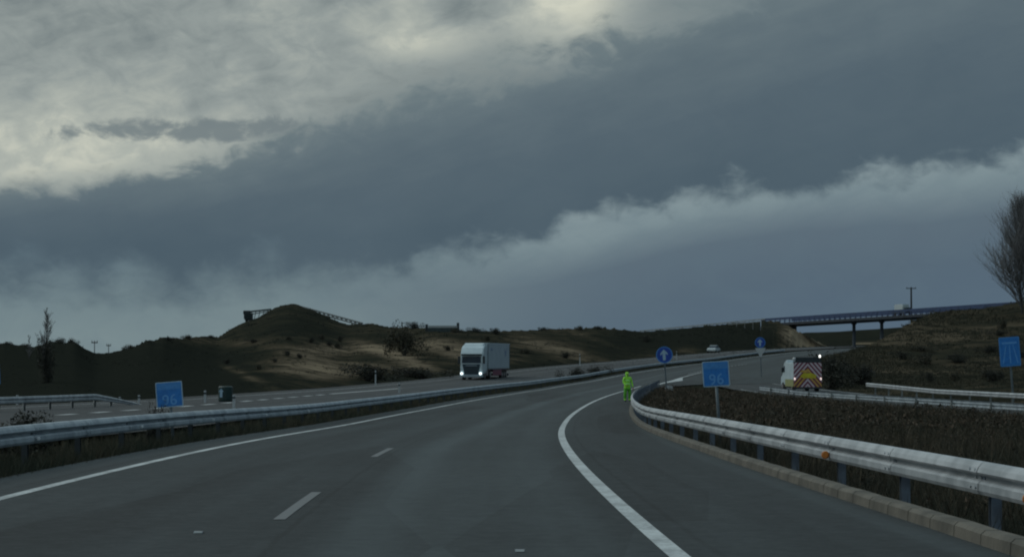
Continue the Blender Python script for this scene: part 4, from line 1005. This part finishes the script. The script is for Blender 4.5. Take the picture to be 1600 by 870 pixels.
# approach railing running left along the embankment crest
A2 = W(1000, 516.5, 600); d2 = A-A2; ap = empty('approach_barrier', A2, math.atan2(d2.y, d2.x), 'thin dark barrier running along the embankment left of the bridge', 'barrier')
L2 = Vector((d2.x, d2.y, 0)).length; sl2 = d2.z/L2; mb = MB()
for za, zb in ((-.25, .02), (-.7, -.55)):
    vs = [(x, y, sl2*x+z) for z in (za, zb) for y in (-.06, .06) for x in (0, L2)]; mb.add(vs, [(0, 2, 3, 1), (4, 5, 7, 6), (0, 1, 5, 4), (1, 3, 7, 5), (3, 2, 6, 7), (2, 0, 4, 6)])
mb.build('rail', M['galv_old'], ap); mb = MB(); k = 0
while k < L2: mb.box(k, k+.1, -.05, .05, sl2*k-2.5, sl2*k-.1); k += 4
mb.build('posts', M['galv_old'], ap)
# van on the bridge
xb = bx_of(1378); vt = empty('van', A+Vector((math.cos(ang)*xb-math.sin(ang)*5.5, math.sin(ang)*xb+math.cos(ang)*5.5, zr_(xb)-1.25)), ang, 'hazy white flatbed truck driving over the bridge', 'truck')
mb = MB(); mb.box(-1.9, 1.6, -.9, .9, 1.15, 2.75); mb.build('load_box', M['carpaint'], vt, bevel=.15)
mb = MB(); mb.box(-2.9, 2.6, -.9, .9, .75, 1.1); mb.build('bed', M['trim'], vt)
mb = MB(); mb.prism([(-.85, .75), (.85, .75), (.85, 2.0), (-.85, 2.0)], 1.75, 2.6); mb.build('cab', M['steelblue'], vt, bevel=.1)
for x in (-1.7, 2.0):
    for y in (-.8, .8): mb = MB(); mb.tube([(x, y-.12, .42), (x, y+.12, .42)], .42, 14); mb.build('wheel', M['black'], vt)
# utility poles
def upole(label, px, ptop, D, pbot, arms, rad=.14, base_r=.2):
    top = W(px, ptop, D); bot = W(px, pbot, D); h_ = top.z-bot.z; t = empty('utility_pole', bot, 0, label, 'utility pole', 'utility poles on the horizon')
    mb = MB(); mb.tube([(0, 0, -2), (0, 0, h_)], [base_r, rad], 8); mb.build('pole', M['bark'], t)
    mb = MB(); mb.box(-arms, arms, -.08, .08, h_-.35, h_-.15); mb.build('crossarm', M['bark'], t)
    mb = MB()
    for k in (-.85, 0, .85): mb.tube([(arms*k, 0, h_-.15), (arms*k, 0, h_+.15)], .07, 6)
    mb.build('insulators', M['signback'], t)
upole('tall utility pole with crossarm rising above the bridge', 1424, 449, 560, 500, 1.3, .2, .3)
upole('thin utility pole in the dip of the skyline, the left one of two', 148, 533, 420, 556, .6, .07, .1)
upole('short thin utility pole in the dip of the skyline, the right one of two', 170, 538, 480, 556, .5, .07, .1)

# ------------------------------------------------------------------ quarry conveyor and screening machine
c0 = W(470, 478, 562); c1 = W(566, 504, 530); cv = empty('conveyor', c0, 0, 'long sloping quarry conveyor descending right from the top of the spoil heap', 'conveyor'); e = c1-c0; mb = MB()
for dz_ in (-.15, -.75): mb.tube([(0, 0, dz_), tuple(e+Vector((0, 0, dz_)))], .16, 6); mb.tube([(.0, 1.2, dz_), tuple(e+Vector((0, 1.2, dz_)))], .16, 6)
for k in range(14): a = e*(k/14); b_ = e*((k+1)/14); mb.tube([tuple(a+Vector((0, 0, -.15))), tuple(b_+Vector((0, 0, -.75)))], .08, 4); mb.tube([tuple(a+Vector((0, 0, -.75))), tuple(b_+Vector((0, 0, -.15)))], .08, 4)
mb.build('truss', M['steelblue'], cv)
mb = MB(); mb.add([(0, 0, .05), (0, 1.2, .05), tuple(e+Vector((0, 1.2, .05))), tuple(e+Vector((0, 0, .05))), (0, 0, -.1), (0, 1.2, -.1), tuple(e+Vector((0, 1.2, -.1))), tuple(e+Vector((0, 0, -.1)))], [(0, 1, 2, 3), (4, 7, 6, 5), (0, 3, 7, 4), (1, 5, 6, 2)]); mb.build('belt', M['black'], cv)
mb = MB()
for k in (.45, .8): q_ = e*k; mb.tube([(q_.x-.6, 0, q_.z-.7), (q_.x, 0, q_.z-6)], .12, 5); mb.tube([(q_.x+.6, 1.2, q_.z-.7), (q_.x, 1.2, q_.z-6)], .12, 5)
mb.build('trestle', M['steelblue'], cv)
D = 545; p = W(400, 504, D); mc = empty('screening_machine', p, 0, 'dark screening machine standing on the left shoulder of the spoil heap', 'machine')
mb = MB(); mb.prism([(-1.2, .9), (1.2, .9), (1.5, 2.4), (-1.5, 2.4)], -2.9, -.9); mb.build('hopper', M['steelblue'], mc)
mb = MB(); mb.box(-2.7, 3.4, -1, 1, .5, .9); mb.build('frame', M['trim'], mc)
mb = MB(); mb.box(-3.1, -1.4, -1.1, 1.1, 2.1, 3.0); mb.build('control_cabin', M['trim'], mc, bevel=.08)
mb = MB(); mb.tube([(-2.0, 0, 2.7), (3.8, 0, 3.35)], .22, 6); mb.tube([(-1.0, 1, 2.2), (3.8, 1, 3.0)], .12, 6)
for k in range(6): mb.tube([(-1.4+k, 0, 1.0), (-1.0+k, 0, 2.8+.1*k)], .09, 5)
mb.build('feed_belt', M['steelblue'], mc)
for x in (-2.4, -1.0, 2.4): mb = MB(); mb.tube([(x, -1, -2.0), (x, -1, .6)], .14, 6); mb.tube([(x, 1, -2.0), (x, 1, .6)], .14, 6); mb.build('leg', M['trim'], mc)
p = W(690, 516, 432); sh = empty('shed', p, 0, 'low dark shed roof with two end stubs on the skyline behind the lorry', 'shed')
mb = MB(); mb.prism([(-2, -1), (2, -1), (2, .5), (0, .95), (-2, .5)], -2.6, 3.2); mb.build('roof', M['steelblue'], sh)
mb = MB(); mb.box(3.0, 3.5, -.3, .3, -1, 1.5); mb.box(-3.2, -2.7, -.3, .3, -1, 1.2); mb.build('end_stubs', M['trim'], sh)

# ------------------------------------------------------------------ bare trees
def bare_tree(seed, H, spread, n1, r0=.22, up=.75, twl=1.0, fine=3):
    rd = random.Random(seed); tr = MB(); cr_ = MB()
    lean = rd.uniform(-.03, .03)
    tp = [Vector((lean*H*k/8+rd.gauss(0, .006)*H*(k > 0), rd.gauss(0, .006)*H*(k > 0), H*.92*k/8)) for k in range(9)]
    tr.tube([tuple(tp[0]-Vector((0, 0, .6)))]+[tuple(a) for a in tp], [r0*1.15]+[r0*(1-.9*k/8) for k in range(9)], 7)
    def at(f_): k = min(int(f_*8), 7); return tp[k].lerp(tp[k+1], f_*8-k)
    def branch(p, d, l, r, lvl):
        pts = [p]; dd_ = d.copy(); nseg = 4 if lvl < 2 else 3
        for k in range(nseg):
            dd_ = (dd_+Vector((rd.gauss(0, .12), rd.gauss(0, .12), .10*up+rd.gauss(0, .06)))).normalized(); pts.append(pts[-1]+dd_*l/nseg)
        cr_.tube([tuple(a) for a in pts], [r*(1-.8*k/nseg) for k in range(nseg+1)], 4 if lvl < 2 else 3, cap=False)
        if lvl >= fine: return
        for k in range(8 if lvl == 1 else 5):
            f_ = rd.uniform(.2, 1.0); i = min(int(f_*nseg), nseg-1); q_ = pts[i].lerp(pts[i+1], f_*nseg-i)
            nd_ = (dd_*.8+Vector((rd.gauss(0, .5), rd.gauss(0, .5), rd.uniform(.0, .6)))).normalized()
            branch(q_, nd_, l*rd.uniform(.35, .6), max(r*.5, .009), lvl+1)
    for i in range(n1):
        f_ = .06+.92*(i+rd.random())/n1; a = rd.uniform(0, 6.283); shape = math.sin(math.pi*min(1, (f_+.15)*.82))**.7 if spread < .3 else (1.04-f_)**.55*.85
        l = spread*H*shape*rd.uniform(.7, 1.15); d = Vector((math.cos(a)*.55, math.sin(a)*.55, up if spread < .3 else .48+f_*1.1)).normalized()
        branch(at(f_), d, l, r0*.32*(1.1-f_)+.0011*H, 1)
    return tr, cr_
def put_tree(name, label, base, args, group):
    t = empty(name, base, 0, label, 'tree', group); a, b_ = bare_tree(*args); a.build('trunk', M['bark'], t); b_.build('crown', M['twig'], t); return t
for px, D, H, sd, lab, spd, nb in [(1597, 300, 16.8, 4, 'broad bare poplar with fine grey twigs at the right edge', .50, 190), (1660, 292, 15.5, 5, 'bare poplar beyond the right edge, only its twigs showing', .42, 90)]:
    x = (px-800)/F*D; put_tree('poplar_tree', lab, (x, D, ground_z(x, D)-.3), (sd, H, spd, nb, .15, .95, 1.0, 3), 'bare poplars on the right embankment')
D = 150; x = (73-800)/F*D; gz = ground_z(x, D)
put_tree('poplar_tree', 'slim bare poplar standing alone on the far left', (x, D, gz-.2), (12, 5.4, .17, 34, .05, 1.3), None)
x2 = (46-800)/F*210; put_tree('poplar_tree', 'faint low bare sapling left of the slim poplar', (x2, 210, ground_z(x2, 210)-.2), (13, 2.7, .3, 16, .04, 1.0), None)
shrub_px(0, 75, 612, 26, 66, 'tall dark evergreen clump around the foot of the slim poplar', None, 60, 149)

# ------------------------------------------------------------------ road worker
def skin(name, joints, edges, m_, parent=None, sub=2, root=0):
    me = bpy.data.meshes.new(name); me.from_pydata([j[:3] for j in joints], edges, []); o = bpy.data.objects.new(name, me); C.objects.link(o)
    sk = o.modifiers.new('s', 'SKIN'); me.skin_vertices.new() if not me.skin_vertices else None
    for i, j in enumerate(joints):
        r_ = j[3]; v = me.skin_vertices[0].data[i]; v.radius = (r_, j[4] if len(j) > 4 else r_); v.use_root = (i == root)
    ss_ = o.modifiers.new('u', 'SUBSURF'); ss_.levels = sub; ss_.render_levels = sub
    dg = bpy.context.evaluated_depsgraph_get(); nm = bpy.data.meshes.new_from_object(o.evaluated_get(dg)); nm.name = name
    o.modifiers.clear(); o.data = nm; nm.materials.clear(); nm.materials.append(m_); nm.polygons.foreach_set('use_smooth', [True]*len(nm.polygons))
    if parent: o.parent = parent
    return o
pp = W(980, 628, 122); gzp = float(near_s([pp.x], [pp.y])[2][0])
pe = empty('person', (pp.x, pp.y, gzp), R(20), 'person in hooded lime high-visibility suit standing on the shoulder by the guardrail', 'person')
pe.scale = (.94, .94, .94)
J = [(0, 0, .92, .155, .13), (0, .0, 1.12, .16, .125), (0, .01, 1.33, .185, .12), (0, .01, 1.46, .08, .08), (0, .0, 1.53, .06, .06), (0, -.01, 1.64, .095, .105), (0, -.01, 1.70, .06, .07),
     (-.20, .0, 1.40, .075), (-.27, -.02, 1.14, .06), (-.20, -.20, .98, .045), (-.17, -.26, .96, .035),
     (.20, .0, 1.40, .075), (.28, -.01, 1.14, .06), (.30, -.10, .90, .045), (.30, -.12, .84, .035),
     (-.11, 0, .84, .115), (-.14, -.01, .50, .08), (-.15, .02, .13, .075), (.11, 0, .84, .115), (.14, -.03, .50, .08), (.15, .02, .13, .075), (-.15, -.08, .05, .05), (.15, -.08, .05, .05)]
Ed = [(0, 1), (1, 2), (2, 3), (3, 4), (4, 5), (5, 6), (2, 7), (7, 8), (8, 9), (9, 10), (2, 11), (11, 12), (12, 13), (13, 14), (0, 15), (15, 16), (16, 17), (0, 18), (18, 19), (19, 20), (17, 21), (20, 22)]
skin('body', J, Ed, M['hivis'], pe)
skin('hood', [(0, .04, 1.48, .10), (0, .035, 1.58, .12), (0, .03, 1.67, .125), (0, .0, 1.74, .08)], [(0, 1), (1, 2), (2, 3)], M['hivis'], pe)
skin('jacket', [(0, .0, .84, .175, .15), (0, .0, 1.02, .175, .15), (0, .01, 1.2, .18, .145), (0, .01, 1.36, .18, .13)], [(0, 1), (1, 2), (2, 3)], M['hivis'], pe)
skin('trousers', [(0, 0, .84, .16, .14), (-.115, 0, .74, .115), (-.145, -.01, .45, .095), (-.15, .02, .12, .092), (.115, 0, .74, .115), (.145, -.03, .45, .095), (.15, .02, .12, .092)], [(0, 1), (1, 2), (2, 3), (0, 4), (4, 5), (5, 6)], M['hivis_dk'], pe)
for sx in (-1, 1): skin('boot', [(sx*.15, .05, .06, .06), (sx*.15, -.05, .05, .055), (sx*.155, -.17, .04, .045), (sx*.15, .04, .17, .06)], [(0, 1), (1, 2), (0, 3)], M['black'], pe)
for sx, bx_, by_, bz_, dv in ((-1, -.17, -.27, .955, Vector((.1, -.9, -.1))), (1, .30, -.125, .83, Vector((0, -.25, -.95)))):
    B0 = Vector((bx_, by_, bz_)); dv = dv.normalized(); side = Vector((1, 0, 0)); J2 = [(*B0, .030, .018), (*(B0+dv*.07), .036, .017)]; E2 = [(0, 1)]
    for k, ln in enumerate((.062, .075, .07, .055)):
        a = B0+dv*.085+side*(k-1.5)*.02; c = dv.cross(side).normalized()*sx*-.015; i = len(J2)
        J2 += [(*a, .010), (*(a+dv*ln*.5+c), .009), (*(a+dv*ln+c*2.4), .008)]; E2 += [(1, i), (i, i+1), (i+1, i+2)]
    i = len(J2); th_v = B0+side*(-sx)*.04+dv*.03; J2 += [(*th_v, .012), (*(th_v+dv*.04+side*(-sx)*.012), .010)]; E2 += [(0, i), (i, i+1)]
    skin('hand', J2, E2, M['skin'], pe, 1)
mb = MB()
# simple facial features on the side turned away
fc = empty('tmp', (0, 0, 0)); bpy.data.objects.remove(fc)
skin('face', [(0, -.075, 1.665, .062, .05), (0, -.082, 1.62, .05, .045)], [(0, 1)], M['skin'], pe, 2)
mb = MB(); mb.add([(-.012, -.135, 1.63), (.012, -.135, 1.63), (0, -.155, 1.628), (0, -.132, 1.665)], [(0, 1, 2), (0, 2, 3), (1, 3, 2)]); mb.build('nose', M['skin'], pe)
for sx in (-1, 1): mb = MB(); mb.tube([(sx*.024-.008, -.135, 1.672), (sx*.024+.008, -.135, 1.672)], .006, 6); mb.build('eye', M['trim'], pe)
mb = MB(); mb.tube([(-.02, -.131, 1.60), (.02, -.131, 1.60)], .004, 6); mb.build('mouth', M['redpurple'], pe)
for z0_, r_ in ((1.02, .182), (1.22, .186)):
    n = 28; mb = MB(); ring = lambda zz: [(math.cos(2*math.pi*k/n)*(r_+.006), .006+math.sin(2*math.pi*k/n)*(r_*.86), zz) for k in range(n)]
    mb.add(ring(z0_)+ring(z0_+.06), [(k, (k+1) % n, n+(k+1) % n, n+k) for k in range(n)]); mb.build('reflective_band', M['reflect'], pe, smooth=True)
